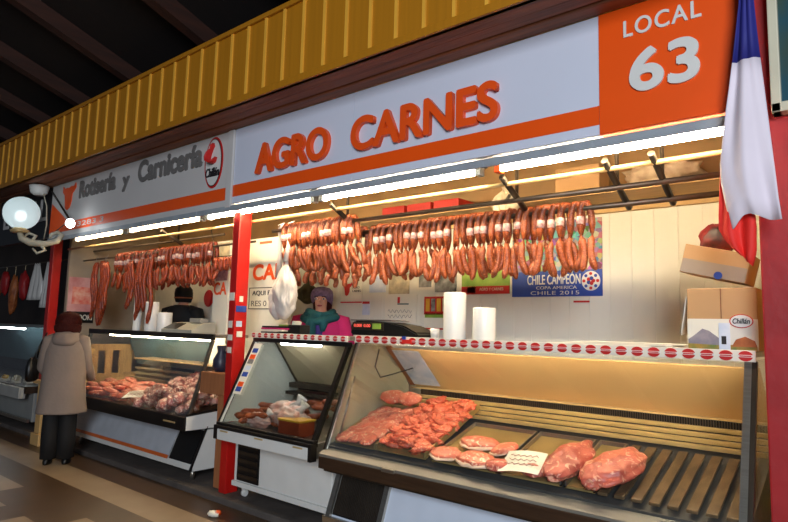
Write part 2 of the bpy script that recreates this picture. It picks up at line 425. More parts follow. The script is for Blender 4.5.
# ------------------------------------------------------------------ signs
SY = 3.10
def logo_oval(parent, cx, cz, rx, rz, Y, d=.006):
    b = MB()
    b.prism(oval(cx, cz, rx, rz), 'y', Y - d, Y, 0); b.prism(oval(cx, cz, rx * .88, rz * .93), 'y', Y - d * 1.5, Y - d * .9, 1)
    b.prism(oval(cx, cz, rx * .82, rz * .895), 'y', Y - d * 2, Y - d * 1.4, 2)
    # curled red sausage figure
    pts = [(cx + rx * a, Y - d * 2.2, cz + rz * c) for a, c in ((.05, .74), (.12, .62), (-.02, .50), (-.18, .36), (-.28, .18), (-.18, .02), (.08, -.06), (.32, 0), (.46, .16))]
    b.tube(pts, [rx * q for q in (.16, .36, .30, .46, .52, .54, .54, .42, .2)], 10, 0, ry=.08)
    o = b.build('oval_emblem', [inkred, ink, white], parent); o['label'] = 'white oval emblem with red sausage figure'
    text('emblem_lettering', 'Chillán', cx - rx * .72, cx + rx * .72, cz - rz * .55, cz - rz * .22, Y - d * 2, d, ink, o, bold=.03, shear=.2)
    return o
t = thing('shop_sign', (-2.6, SY, 2.56), 'long white sign board with raised orange letters AGRO CARNES above the counters', 'sign')
b = MB(); b.box(-4.45, -2.99, SY, SY + .06, 2.56, 3.235); b.box(-2.986, -1.15, SY, SY + .06, 2.56, 3.235); b.build('board', sign_white, t)
b = MB(); b.box(-4.45, -1.15, SY - .003, SY, 2.617, 2.722); b.build('orange_stripe', orange, t)
text('lettering', 'AGRO', -4.10, -3.23, 2.775, 3.018, SY, .035, orange_letter, t, bold=.045)
text('lettering', 'CARNES', -2.975, -1.765, 2.775, 3.012, SY, .035, orange_letter, t, bold=.045)
t = thing('number_sign', (-.8, SY, 2.56), 'orange sign panel with white LOCAL 63 beside the flag', 'sign')
b = MB(); b.box(-1.147, -.45, SY - .005, SY + .06, 2.56, 3.235); b.build('board', orange, t)
text('lettering', 'LOCAL', -1.01, -.635, 3.065, 3.155, SY - .005, .006, white, t, bold=.02, spacing=1.15)
text('lettering', '63', -.975, -.655, 2.755, 2.97, SY - .005, .012, white, t, bold=.045)
t = thing('shop_sign', (-6.5, SY, 2.54), 'greyish white sign board with grey words Rotisería y Carnicería over the left counter', 'sign')
b = MB(); b.box(-8.47, -4.54, SY, SY + .06, 2.54, 3.235); b.build('board', sign_grey, t)
b = MB(); b.box(-4.54, -4.455, SY - .02, SY + .06, 2.52, 3.235, bev=.01); b.build('joint_strip', sign_grey, t)
b = MB(); b.box(-8.47, -4.54, SY - .003, SY, 2.60, 2.715, 0); b.prism([(-8.47, 2.715), (-7.9, 2.715), (-8.45, 3.0)], 'y', SY - .003, SY, 0); b.build('orange_stripe', orange, t)
text('lettering', 'Rotisería', -7.62, -6.70, 2.985, 3.185, SY, .012, grey_letter, t, bold=.055)
text('lettering', 'y', -6.52, -6.38, 2.93, 3.08, SY, .012, grey_letter, t, bold=.06)
text('lettering', 'Carnicería', -6.17, -4.97, 2.985, 3.205, SY, .012, grey_letter, t, bold=.055)
text('lettering', '3283', -7.62, -7.12, 2.63, 2.69, SY - .003, .003, sign_grey, t, bold=.01); text('lettering', '3', -7.02, -6.93, 2.63, 2.69, SY - .003, .003, sign_grey, t, bold=.01)
bull = [(x - .10, z) for x, z in [(-8.02, 3.19), (-7.97, 3.15), (-7.90, 3.16), (-7.84, 3.15), (-7.78, 3.17), (-7.70, 3.16), (-7.66, 3.20), (-7.64, 3.14), (-7.69, 3.10), (-7.74, 3.07), (-7.75, 2.97), (-7.80, 2.89), (-7.87, 2.87), (-7.92, 2.90), (-7.94, 2.99), (-7.96, 3.07), (-8.02, 3.11)]]
b = MB(); b.prism(bull, 'y', SY - .01, SY); b.build('bull_head_emblem', orange_letter, t)
logo_oval(t, -4.77, 2.98, .145, .245, SY)
b = MB(); b.box(-8.47, -.45, 3.085, 3.099, 2.487, 2.538, bev=.003); b.box(-8.47, -.45, 3.099, 3.15, 2.53, 2.538)
for xx in (-8, -7, -6, -5, -4.2, -3.42, -2.6, -1.88, -1.2): b.box(xx - .015, xx + .015, 3.080, 3.086, 2.49, 2.536)
tag(b.build('sign_rail', metal_grey), 'grey metal channel running under the sign boards', 'rail')
t = thing('stall_sign', (-8.9, SY, 2.56), 'black sign board with white lettering left of the orange bull emblem', 'sign')
b = MB(); b.box(-10.4, -8.49, SY, SY + .05, 2.56, 3.235); b.build('board', black, t)
text('lettering', 'LOCAL', -10.2, -8.62, 2.80, 3.1, SY, .008, sign_grey, t, bold=.02)

# ------------------------------------------------------------------ fluorescent lights under the sign
tubes = [(-7.85, -6.60, 'leftmost lit tube light under the grey white sign'), (-6.47, -5.06, 'second tube light from the left under the grey white sign'),
         (-4.95, -3.49, 'lit tube light crossing the top of the bright red post'), (-3.39, -1.96, 'lit tube light under the letters of the long white sign'), (-1.82, -.50, 'lit tube light below the orange number panel')]
for x0, x1, lb in tubes:
    t = thing('tube_light', ((x0 + x1) / 2, 3.2, 2.47), lb, 'light')
    b = MB(); b.box(x0 - .03, x1 + .03, 3.17, 3.25, 2.527, 2.56, bev=.004); b.build('batten_housing', mat('housing_grey', (.34, .35, .35), .6), t)
    b = MB(); b.tube([(x0, 3.20, 2.500), (x1, 3.20, 2.500)], .022, 12); b.build('tube', tube_old if x0 < -5 else tube_warm, t)
    for xe in (x0, x1):
        b = MB(); b.box(xe - .02, xe + .02, 3.172, 3.228, 2.470, 2.528, bev=.004); b.build('end_socket', orange_letter if xe == x0 and x0 == -1.82 else metal_grey, t)

# ------------------------------------------------------------------ rods and pipes
def pipe(name, x0, x1, y, z, r, m, label):
    b = MB(); b.tube([(x0, y, z), (x1, y, z)], r, 12); return tag(b.build(name, m), label, 'pipe')
pipe('brass_rod', -8.3, -4.62, 3.29, 2.41, .013, brass, 'thin brassy rod above the left counter')
pipe('brass_rod', -4.43, -.46, 3.315, 2.425, .015, brass, 'shiny brassy rod nearest the tubes over the right counters')
pipe('steel_pipe', -4.30, -.46, 3.45, 2.345, .017, pipe_m, 'dull pipe in the middle of the three over the right counters')
pipe('steel_pipe', -3.40, -.46, 3.60, 2.275, .017, pipe_m, 'rearmost dull pipe carrying the long row of chorizo')
pipe('steel_pipe', -8.3, -4.62, 3.50, 2.28, .012, pipe_m, 'dark hanging rail carrying sausages over the left counter')
pipe('steel_pipe', -8.3, -5.3, 3.62, 2.42, .014, pipe_m, 'dull upper pipe behind the brassy rod of the left stall')
def bracket(x, label):
    b = MB(); b.tube([(x, 3.25, 2.46), (x, 3.66, 2.262)], .02, 8)
    b.tube([(x, 3.45, 2.36), (x, 3.45, 3.26)], .012, 6); tag(b.build('pipe_bracket', dark_steel), label, 'bracket')
for x, lb in ((-3.36, 'dark bracket joining the pipes at the gap in the chorizo row'), (-1.83, 'dark slanting bracket joining the pipes near the middle of the long chorizo row'), (-1.18, 'dark bracket holding the pipes above the football poster'), (-.93, 'dark bracket holding the pipes nearest the flag'), (-5.9, 'dark slanting bracket holding the rods of the left stall')):
    bracket(x, lb)

# ------------------------------------------------------------------ display cases
def sticker_strip(x0, x1, y, z0, z1, parent, n):
    b = MB(); b.box(x0, x1, y - .012, y + .002, z0, z1, 0, bev=.002)
    h = z1 - z0; zc = (z0 + z1) / 2
    for k in range(n):
        cx = x0 + (x1 - x0) * (k + .5) / n
        b.prism(oval(cx, zc, h * .58, h * .46, 18), 'y', y - .0145, y - .011, 1)
        b.box(cx - h * .62, cx + h * .62, y - .0165, y - .014, zc - h * .10, zc + h * .10, 2)
        b.box(cx - h * .46, cx + h * .46, y - .018, y - .016, zc - h * .05, zc + h * .05, 1)
    o = b.build('price_rail', [paper, inkred, white], parent); o['label'] = 'white strip with round red stickers'
    return o
def slab(b, poly, x0, x1, m=0): b.prism(poly, 'x', x0, x1, m)
def thick(p, q, d):  # thin quad section through p-q in (Y,z), thickness d
    v = Vector((q[0] - p[0], q[1] - p[1])).normalized(); n = Vector((-v.y, v.x)) * d
    return [p, q, (q[0] + n.x, q[1] + n.y), (p[0] + n.x, p[1] + n.y)]

# --- main case
X0, X1, YR, YT, ZT = -3.08, -.49, 2.96, 3.30, 1.43
def mdeck(y): return .70 + .29 * (y - 3.0)
mc = thing('display_case', (-1.78, 3.45, .05), 'largest glass fronted meat display case at the right with wooden slats', 'display case')
b = MB(); slab(b, [(3.16, .50), (3.05, .20), (3.05, .15), (3.9, .15), (3.9, .50)], X0 + .02, X1 - .0, 0); b.build('base', mat('pale_blue_base', (.80, .84, .90), .4, var=.05), mc)
b = MB(); slab(b, [(3.02, .14), (3.02, .20), (3.06, .20), (3.06, .14)], X0, X1, 0); b.build('kick_rail', steel, mc)
# vent grille on slanted base
b = MB()
def onbase(z): return 3.05 + (z - .20) * .11 / .30
slab(b, [(onbase(.215) - .012, .215), (onbase(.47) - .012, .47), (onbase(.47), .47), (onbase(.215), .215)], X0 + .07, X0 + .47, 0)
n = 26
for k in range(n):
    xx = X0 + .08 + .38 * k / (n - 1)
    slab(b, [(onbase(.225) - .02, .225), (onbase(.46) - .02, .46), (onbase(.46) - .01, .46), (onbase(.225) - .01, .225)], xx - .003, xx + .003, 1)
b.build('vent_grille', [black, dark_steel], mc)
for xx in (X0 + .02, X0 + .47):
    b = MB(); slab(b, [(onbase(.2) - .025, .2), (onbase(.5) - .025, .5), (onbase(.5), .5), (onbase(.2), .2)], xx, xx + .04); b.build('grille_frame', steel, mc)
b = MB(); b.box(X0, X1, YR, YR + .05, .525, .605, bev=.006); b.build('front_rail', rail_brown, mc)
b = MB(); slab(b, [(YR + .005, .606), (YR + .005, .622), (3.025, .655), (3.06, .655), (3.06, .606)], X0, X1); b.build('sill', mat('sill_grey', (.47, .45, .41), .35, var=.15), mc)
b = MB(); b.box(-2.50, -2.40, YR - .014, YR + .01, .600, .622, bev=.004); o = b.build('latch', steel, mc); o['label'] = 'small chrome latch'
b = MB(); slab(b, [(YR + .05, .50), (YR + .05, .605), (3.02, .605), (3.02, .55), (3.9, .55), (3.9, .50)], X0 + .005, X1 - .005); b.build('tub', dark_steel, mc)
b = MB(); slab(b, [(3.03, .60), (3.03, .668), (3.62, mdeck(3.62) - .04), (3.9, .95), (3.9, .60)], X0 + .012, X1 - .012); b.build('deck', mat('deck_grey', (.31, .30, .29), .4, var=.3), mc)
b = MB()
for (y, z) in ((3.645, .895), (3.70, .92), (3.755, .945), (3.81, .972)):
    b.box(X0 + .02, X1 - .02, y, y + .036, z - .012, z + .012, bev=.004)
o = b.build('rear_bars', mat('pale_bar', (.80, .68, .44), .35, .3, var=.2), mc); o['label'] = 'pale gold rails at the back of the deck'
b = MB(); slab(b, [(3.855, .98), (3.855, 1.022), (3.88, 1.022), (3.88, .98)], X0 + .2, X1 - .02, 0)
xx = X0 + .21
while xx < X1 - .03:
    b.box(xx, xx + .005, 3.848, 3.856, .982, 1.02, 1); xx += .014
b.build('air_grille', [black, pipe_m], mc)
b = MB(); slab(b, thick((3.93, 1.03), (3.60, 1.335), -.01), X0 + .10, X1 - .03); b.box(X0 + .1, X1 - .03, 3.86, 3.95, 1.023, 1.032); b.build('back_panel', panel_tan, mc)
b = MB(); slab(b, thick((3.915, 1.04), (3.585, 1.345), -.02), X0 + .05, X0 + .10); o = b.build('panel_edge_post', brownwood, mc)
b = MB(); slab(b, thick((3.895, 1.055), (3.60, 1.327), .004), X0 + .105, X0 + .36); o = b.build('cover_patch', photo_blue, mc); o['label'] = 'bluish white patch on the back panel'
b = MB(); b.box(X0, X1, YT, 3.68, ZT - .028, ZT - .002, bev=.004); b.build('top_shelf', steel, mc)
sticker_strip(X0, X1, YT, ZT - .049, ZT + .005, mc, 31)
b = MB(); b.box(-2.62, -2.54, YT - .024, YT - .016, ZT - .04, ZT - .012, 0); b.box(-2.62, -2.59, YT - .026, YT - .018, ZT - .012, ZT + .01, 1); b.build('small_sticker', [flag_red, blue], mc)
b = MB(); b.tube([(X0 + .3, 3.37, ZT - .041), (X1 - .06, 3.37, ZT - .041)], .009, 10); b.build('lamp_tube', case_lamp, mc)
gl = [(3.005, .645), (YT + .005, ZT - .045)]
b = MB(); slab(b, thick(gl[0], gl[1], -.006), X0 + .01, X1 - .01); b.build('front_glass', glass, mc)
sidep = [(3.02, .65), (YT + .01, ZT - .045), (3.67, ZT - .04), (3.94, 1.03), (3.94, .56), (3.03, .56)]
for xx, gm in ((X0 + .004, mat('frosted_side', (.70, .67, .56), .22, var=.1, scale=3)), (X1 - .012, glass)):
    b = MB(); slab(b, sidep, xx, xx + .008); b.build('side_glass', gm, mc)
def cpost(x0, x1, m, parent, p=(3.0, .63), q=(YT + .002, ZT - .045), d=.03, name='corner_post'):
    b = MB(); slab(b, thick(p, q, -d), x0, x1, 0); return b.build(name, m, parent)
cpost(X0 - .006, X0 + .012, dark_steel, mc); o = cpost(X0 + .014, X0 + .028, steel, mc, d=.02)
cpost(X1 - .05, X1 - .018, steel, mc, d=.03); cpost(X1 - .018, X1 + .004, dark_steel, mc, d=.03)
# prop stick and cable seen inside the left end
b = MB(); b.tube([(X0 + .05, 3.25, 1.14), (X0 + .06, 3.10, .73)], .008, 6); b.build('prop_rod', steel, mc)
b = MB(); b.tube([(X0 + .06, 3.5, 1.33), (X0 + .05, 3.47, 1.2), (X0 + .08, 3.50, 1.12), (X0 + .2, 3.55, 1.16), (X0 + .3, 3.62, 1.2)], .005, 6); b.build('cable', black, mc)
for xx in (X0 + .15, X1 - .15):
    for yy in (3.2, 3.75):
        b = MB(); b.tube([(xx, yy, .05), (xx, yy, .155)], .025, 8); b.build('foot', black, mc)
# slats on the right half of the deck
sl_ang = math.atan(.29)
for k in range(8):
    xc = -1.14 + k * .082
    b = MB(); b.box(xc - .025, xc + .025, 3.05, 3.60, -.008, .008, bev=.004)
    for v in b.bm.verts: v.co.z += mdeck(v.co.y) - .012
    b.build('deck_slat', slat_wood, mc)

# --- middle case
def small_castor(b, x, y):
    b.tube([(x - .015, y, .08), (x + .015, y, .08)], .029, 12); b.box(x - .02, x + .02, y - .015, y + .015, .08, .15)
IX0, IX1, IT, IZ = -4.33, -3.16, 3.32, 1.42
ic = thing('display_case', (-3.75, 3.45, .05), 'small middle display case with card stickers and white lower panel', 'display case')
b = MB(); b.box(IX0, IX1, 3.19, 3.85, .15, .56, bev=.004); b.build('base', white, ic)
b = MB(); b.box(IX0 + .05, IX0 + .33, 3.178, 3.192, .2, .535, 0)
for k in range(5): b.box(IX0 + .06, IX0 + .32, 3.170, 3.18, .225 + k * .062, .255 + k * .062, 1)
b.build('vent_grille', [black, dark_steel], ic)
b = MB(); b.box(IX0 + .34, IX1 - .01, 3.182, 3.192, .2, .54, bev=.003); b.build('kick_panel', white, ic)
b = MB(); b.box(IX0, IX1, 3.165, 3.2, .15, .19, bev=.004); b.build('base_rail', white, ic)
for xx in (IX0 + .06, IX1 - .08):
    for yy in (3.26, 3.75):
        b = MB(); small_castor(b, xx, yy); b.build('castor', white, ic)
b = MB(); b.box(IX0 + .045, IX1 - .03, YR + .004, YR + .05, .555, .64, bev=.006); b.build('front_rail', white, ic)
b = MB()
b.box(IX0, IX1, YR, YR + .07, .642, .668, bev=.004); b.box(IX0, IX0 + .045, YR, YR + .06, .555, .645, bev=.004); b.box(IX1 - .032, IX1, YR, YR + .06, .545, .645, bev=.004); b.box(IX0, IX1, YR + .022, YR + .07, .668, .69, bev=.004)
b.build('rail_frame', rail_black, ic)
for k in (.12, .5, .88):
    b = MB(); xx = IX0 + (IX1 - IX0) * k; b.box(xx - .05, xx + .05, YR, YR + .006, .622, .634); b.build('catch', brass, ic)
b = MB(); slab(b, [(YR + .05, .56), (YR + .05, .66), (3.7, .72), (3.85, .9), (3.85, .56)], IX0 + .01, IX1 - .01); b.build('deck', steel, ic)
b = MB(); slab(b, thick((3.80, .98), (3.52, 1.35), -.012), IX0 + .06, IX1 - .02); b.build('back_panel', panel_olive, ic)
b = MB(); slab(b, thick((3.795, .975), (3.51, 1.36), -.03), IX0 + .035, IX0 + .06); b.box(IX0 + .03, IX1 - .02, 3.72, 3.83, .93, .975, bev=.005); b.box(IX0 + .03, IX1 - .02, 3.68, 3.78, .87, .90, bev=.005); b.build('panel_frame', dark_steel, ic)
b = MB(); b.box(IX0, IX1, IT, 3.66, IZ - .03, IZ - .002, bev=.004); b.build('top_shelf', steel, ic)
b = MB(); b.box(IX0, IX1 + .0, IT - .008, IT + .03, IZ - .075, IZ - .041, bev=.003); b.build('top_frame', rail_black, ic)
sticker_strip(IX0 - .03, IX1 - .02, IT, IZ - .04, IZ + .004, ic, 14)
b = MB(); b.tube([(IX0 + .22, 3.45, IZ - .085), (IX1 - .45, 3.45, IZ - .085)], .011, 10); b.build('lamp_tube', tube_cool, ic)
ig = [(YR + .04, .69), (IT, IZ - .07)]
b = MB(); slab(b, thick(ig[0], ig[1], -.006), IX0 + .02, IX1 - .02); b.build('front_glass', glass, ic)
iside = [(YR + .05, .68), (IT + .005, IZ - .07), (3.65, IZ - .03), (3.85, .98), (3.85, .66)]
b = MB(); slab(b, iside, IX0 + .004, IX0 + .014); o = b.build('side_panel', mat('pale_side', (.74, .76, .72), .4, var=.06), ic); o['label'] = 'pale opaque end panel'
b = MB(); slab(b, iside, IX1 - .012, IX1 - .004); b.build('side_glass', glass_side, ic)
for xa, xb in ((IX0 - .005, IX0 + .022), (IX1 - .04, IX1 - .008)): cpost(xa, xb, rail_black, ic, ig[0], (IT, IZ - .06), .035)
cpost(IX0 + .023, IX0 + .04, white, ic, ig[0], (IT, IZ - .08), .012, 'glass_edge')
# card stickers inside the glass
b = MB()
def gpt(f, off): return (ig[0][0] + (ig[1][0] - ig[0][0]) * f + off, ig[0][1] + (ig[1][1] - ig[0][1]) * f)
def gq(f0, f1, x0, x1, m, off): slab(b, thick(gpt(f0, off), gpt(f1, off), -.002), x0, x1, m)
gq(.34, .97, IX0 + .045, IX0 + .145, 0, -.010)
for f, m in ((.88, 1), (.80, 2), (.74, 3), (.66, 4), (.58, 1), (.46, 2), (.40, 1)):
    gq(f - .028, f + .028, IX0 + .06, IX0 + .13, m, -.013)
o = b.build('card_stickers', [paper, blue, orange, photo_grey, photo_blue], ic); o['label'] = 'white strip of coloured payment card stickers'

# --- left case
LX0, LX1, LR, LT, LZ = -7.6, -4.98, 3.09, 3.34, 1.385
lc = thing('display_case', (-6.3, 3.6, .05), 'long left display case with black rail beside the customer in beige coat', 'display case')
b = MB(); slab(b, [(3.34, .50), (3.21, .18), (3.21, .14), (4.0, .14), (4.0, .50)], LX0, LX1, 0); b.build('base', white, lc)
b = MB(); slab(b, thick((3.205, .20), (3.325, .49), .008), LX1 - .40, LX1 - .03); b.build('dark_panel', black, lc)
b = MB(); slab(b, thick((3.19, .145), (3.345, .53), .012), LX1 - .02, LX1 + .004); b.build('edge_trim', rail_black, lc)
b = MB(); slab(b, thick((3.203, .21), (3.325, .49), .006), LX0 + .02, LX1 - .42); b.build('kick_panel', mat('grey_kick', (.70, .72, .75), .4), lc)
b = MB(); slab(b, thick((3.19, .195), (3.203, .225), .012), LX0 + .02, LX1 - .42); o = b.build('kick_strip', mat('orange_strip', (.80, .38, .14), .4), lc); o['label'] = 'orange strip along the lower panel'
b = MB(); b.box(LX0, LX1, LR, LR + .05, .51, .635, bev=.006); b.build('front_rail', rail_black, lc)
b = MB(); b.box(LX1 - .35, LX1 - .15, LR - .006, LR + .002, .567, .58); b.build('rail_badge', brass, lc)
b = MB(); slab(b, [(LR + .05, .51), (LR + .05, .62), (3.9, .74), (4.0, .9), (4.0, .51)], LX0 + .01, LX1 - .006); b.build('deck', steel, lc)
b = MB(); slab(b, [(LR + .02, .515), (LR + .02, .64), (3.9, .70), (3.9, .515)], LX1 - .006, LX1 + .004); b.build('end_panel', white, lc)
b = MB(); slab(b, [(LR + .02, .64), (LR + .02, .66), (3.9, .72), (3.9, .70)], LX1 - .006, LX1 + .008); b.build('end_trim', rail_black, lc)
b = MB(); slab(b, thick((3.95, .95), (3.80, 1.33), -.012), LX0 + .05, LX1 - .05); b.build('back_glass', mat('blue_back_glass', (.36, .47, .50), .15, var=.2, scale=2), lc)
b = MB()
for (y, z) in ((3.86, .78), (3.90, .84), (3.93, .90)): b.box(LX0 + .05, LX1 - .05, y, y + .04, z - .014, z + .014, bev=.004)
b.build('rear_bars', panel_olive, lc)
b = MB(); b.box(LX0 + .6, LX1 - .04, 3.62, 3.86, 1.05, 1.062); b.build('glass_shelf', mat('shelf_edge', (.78, .66, .48), .3), lc)
b = MB(); b.box(LX0, LX1, LT, 3.75, LZ - .03, LZ, bev=.004); b.build('top_shelf', steel, lc)
b = MB(); b.box(LX0, LX1, LT - .012, LT + .03, LZ - .05, LZ + .004, bev=.004); b.build('top_frame', rail_black, lc)
b = MB(); b.tube([(LX0 + .3, 3.46, LZ - .06), (LX1 - .2, 3.46, LZ - .06)], .012, 10); b.build('lamp_tube', case_lamp, lc)
lg = [(LR + .04, .64), (LT, LZ - .05)]
b = MB(); slab(b, thick(lg[0], lg[1], -.006), LX0 + .01, LX1 - .01); b.build('front_glass', glass, lc)
lside = [(LR + .05, .65), (LT + .005, LZ - .05), (3.74, LZ - .03), (4.0, .95), (4.0, .72)]
b = MB(); slab(b, lside, LX1 - .010, LX1 - .002); b.build('side_glass', glass, lc)
cpost(LX1 - .035, LX1 - .004, steel, lc, lg[0], (LT, LZ - .05), .03); cpost(LX0, LX0 + .03, rail_black, lc, lg[0], (LT, LZ - .05), .03)
# pale wooden end panel with slots
b = MB()
for (y0, y1, z0, z1) in ((3.18, 3.85, 1.12, 1.20), (3.16, 3.95, .70, .84), (3.20, 3.27, .84, 1.12), (3.36, 3.45, .84, 1.12), (3.54, 3.63, .84, 1.12), (3.72, 3.88, .84, 1.12)):
    b.box(LX0 + .015, LX0 + .045, y0, y1, z0, z1, bev=.003)
b.build('slotted_end_panel', pale_wood, lc)
for xx in (LX0 + .2, LX1 - .08):
    for yy in (3.26, 3.9):
        b = MB(); b.tube([(xx, yy, .05), (xx, yy, .145)], .02, 8); b.build('foot', steel, lc)

# ------------------------------------------------------------------ meat in the cases
def blob_mesh(name, rx, ry, rz, seed, amp, m, sub=3, freq=2.2):
    b = MB(); b.blob((0, 0, rz), rx, ry, rz, seed, amp, freq, sub)
    me = bpy.data.meshes.new(name); bmesh.ops.recalc_face_normals(b.bm, faces=b.bm.faces); b.bm.to_mesh(me); b.bm.free(); me.materials.append(m)
    return me
def put(name, me, loc, rot, label, cat, group=None, sc=(1, 1, 1)):
    o = bpy.data.objects.new(name, me); COL.objects.link(o); o.location = loc; o.rotation_euler = rot; o.scale = sc
    return tag(o, label, cat, group)
def ramp_tray(name, x0, x1, ya, za, yb, zb, label, m):
    t = thing(name, ((x0 + x1) / 2, (ya + yb) / 2, za), label, 'tray')
    b = MB(); slab(b, thick((ya, za), (yb, zb), -.006), x0, x1); b.build('tray_base', m, t)
    b = MB(); 
    for xx in (x0, x1 - .012): slab(b, [(ya, za), (yb, zb), (yb, zb + .035), (ya, za + .035)], xx, xx + .012)
    slab(b, [(yb, zb), (yb + .012, zb), (yb + .012, zb + .035), (yb, zb + .035)], x0, x1)
    b.build('tray_rim', m, t)
tray_m = mat('tray_gold', (.72, .62, .40), .3, .5, var=.15)
t1 = (3.07, .695, 3.58, .875)
ramp_tray('meat_tray', -3.03, -2.66, *t1, 'tilted tray of pork cutlets at the left end of the largest case', tray_m)
t2 = (3.06, .70, 3.68, .945)
ramp_tray('meat_tray', -2.645, -2.24, *t2, 'tilted tray heaped with diced red meat in the largest case', tray_m)
cut_me = [blob_mesh('pork_cutlet', .085, .06, .016, s, .22, pork) for s in range(4)]
sl = (t1[3] - t1[1]) / (t1[2] - t1[0]); a1 = math.atan(sl)
k = 0
for r in range(6):
    for c in range(3):
        y = 3.11 + r * .078 + random.uniform(-.012, .012); x = -2.95 + c * .107 + random.uniform(-.012, .012)
        put('pork_cutlet', cut_me[k % 4], (x, y, t1[1] + sl * (y - t1[0]) + .016 + .005 * (k % 3)), (a1 + random.uniform(.05, .2), random.uniform(-.1, .1), random.uniform(-.5, .5)),
            'pale pink pork cutlet overlapping others on the leftmost tilted tray', 'meat', 'pork cutlets on the leftmost tray'); k += 1
for i, x in enumerate((-2.92, -2.76)):
    put('pork_cutlet', blob_mesh('thick_cutlet', .105, .06, .035, 9 + i, .2, pork), (x, 3.58, .955), (.8, 0, .2 - .2 * i),
        ('thick pork piece standing at the back left of the cutlet tray', 'thick pork piece standing at the back right of the cutlet tray')[i], 'meat')
dice_me = [blob_mesh('diced_meat', .058, .036, .017, 20 + s, .55, minced, 3, 2.6) for s in range(6)]
sl2 = (t2[3] - t2[1]) / (t2[2] - t2[0])
for r in range(13):
    for c in range(8):
        y = 3.085 + r * .047 + random.uniform(-.015, .015); x = -2.605 + c * .047 + random.uniform(-.014, .014)
        put('diced_meat', random.choice(dice_me), (x, y, t2[1] + sl2 * (y - t2[0]) + .008 + random.uniform(0, .03)), (a1 + random.uniform(-.5, .5), random.uniform(-.5, .5), random.uniform(0, 6)),
            'chunk of diced red meat on the heaped tilted tray', 'meat', 'diced meat on the second tray')
# flat steel trays on the deck
for (x0, x1, lb) in ((-2.20, -1.74, 'shallow steel tray under the pork steaks'), (-1.72, -1.36, 'shallow steel tray holding the paper price sheet'), (-1.34, -1.18, 'narrow steel tray edge under the two large joints')):
    ya, yb = 3.06, 3.56
    t = thing('steel_tray', ((x0 + x1) / 2, 3.3, mdeck(3.06) - .03), lb, 'tray')
    b = MB(); slab(b, [(ya, mdeck(ya) - .022), (yb, mdeck(yb) - .022), (yb, mdeck(yb) - .012), (ya, mdeck(ya) - .012)], x0, x1); b.build('tray_base', tray_m, t)
    b = MB()
    for xx in (x0, x1 - .01): slab(b, [(ya, mdeck(ya) - .02), (yb, mdeck(yb) - .02), (yb, mdeck(yb) + .012), (ya, mdeck(ya) + .012)], xx, xx + .01)
    b.box(x0, x1, yb, yb + .01, mdeck(yb) - .02, mdeck(yb) + .012); b.build('tray_rim', steel, t)
steaks = [(-2.12, 3.11, .10, .075, .026, .1, 'pork steak at the left of the four thick steaks'), (-2.0, 3.30, .125, .075, .026, .15, 'pork steak lying at the back of the four thick steaks'),
          (-1.90, 3.10, .13, .08, .030, -.15, 'pork steak with white fat at the front of the four thick steaks'), (-1.80, 3.27, .11, .085, .028, -1.0, 'pork steak at the right of the four thick steaks')]
for i, (x, y, rx, ry, rz, rot, lb) in enumerate(steaks):
    t = thing('pork_steak', (x, y, mdeck(y) - .008), lb, 'meat', None, rot, True); t.rotation_euler = (sl_ang, .0, rot)
    b = MB(); b.blob((0, 0, rz), rx, ry, rz, 30 + i, .16); b.build('lean', pork, t)
    b = MB(); b.blob((0, -.012, rz * .75), rx * 1.02, ry * 1.01, rz * .60, 30 + i, .16); o = b.build('fat_rim', fat_m, t); o['label'] = 'white fat edge'
put('meat_piece', blob_mesh('meat_piece', .07, .05, .03, 41, .25, beef), (-1.735, 3.06, mdeck(3.06)), (sl_ang, 0, .3), 'small red piece of meat just left of the paper price sheet', 'meat')
put('meat_piece', blob_mesh('meat_piece', .12, .09, .032, 42, .22, beef), (-1.52, 3.14, mdeck(3.14) - .012), (sl_ang, 0, .3), 'red piece of meat partly under the paper price sheet', 'meat')
put('fat_lump', blob_mesh('fat_lump', .06, .045, .04, 43, .25, fat_m), (-1.41, 3.30, mdeck(3.3)), (sl_ang, 0, .3), 'yellowish lump of fat behind the two large joints', 'meat')
def price_sheet(x, y, z, wx, wy, rot, label, parent=None):
    t = thing('price_sheet', (x, y, z), label, 'paper', None, rot[2], True); t.rotation_euler = rot
    b = MB(); n = 6
    for s in (0,):
        for i in range(n):
            xa, xb = -wx / 2 + wx * i / n, -wx / 2 + wx * (i + 1) / n
            za, zb = .012 * math.sin(PI * i / n), .012 * math.sin(PI * (i + 1) / n)
            b.prism([(xa, za), (xb, zb), (xb, zb + .002), (xa, za + .002)], 'y', -wy / 2, wy / 2)
    b.build('sheet', paper, t)
    b = MB()
    for r in range(3):
        pts = [(-wx * .35 + wx * .7 * q / 14, wy * (.22 - .2 * r) + wy * .05 * math.sin(q * 2.1 + r), .016) for q in range(15)]
        b.tube(pts, .0022, 4)
    b.build('handwriting', mat('faded_ink', (.72, .50, .44), .6), t)
price_sheet(-1.60, 3.10, mdeck(3.10) + .045, .23, .20, (sl_ang + .12, -.06, .12), 'creased handwritten paper sheet lying on meat in the largest case')
joints = [(-1.37, 3.22, .10, .21, .060, -.12, 'large red meat joint at the left of the pair on the slats', 51), (-1.125, 3.22, .13, .20, .060, -.30, 'large red meat joint with fat at the right of the pair on the slats', 52), (-1.20, 3.12, .07, .12, .06, .1, 'rounded lump of meat in front of the two large joints', 53)]
for x, y, rx, ry, rz, rot, lb, sd in joints:
    put('meat_joint', blob_mesh('meat_joint', rx, ry, rz, sd, .19, beef if sd != 52 else meat_mat('beef_light', (.84, .46, .37), (.93, .72, .60), (.72, .32, .26), 9, .61), 4), (x, y, mdeck(y) - .012), (sl_ang, 0, rot), lb, 'meat')
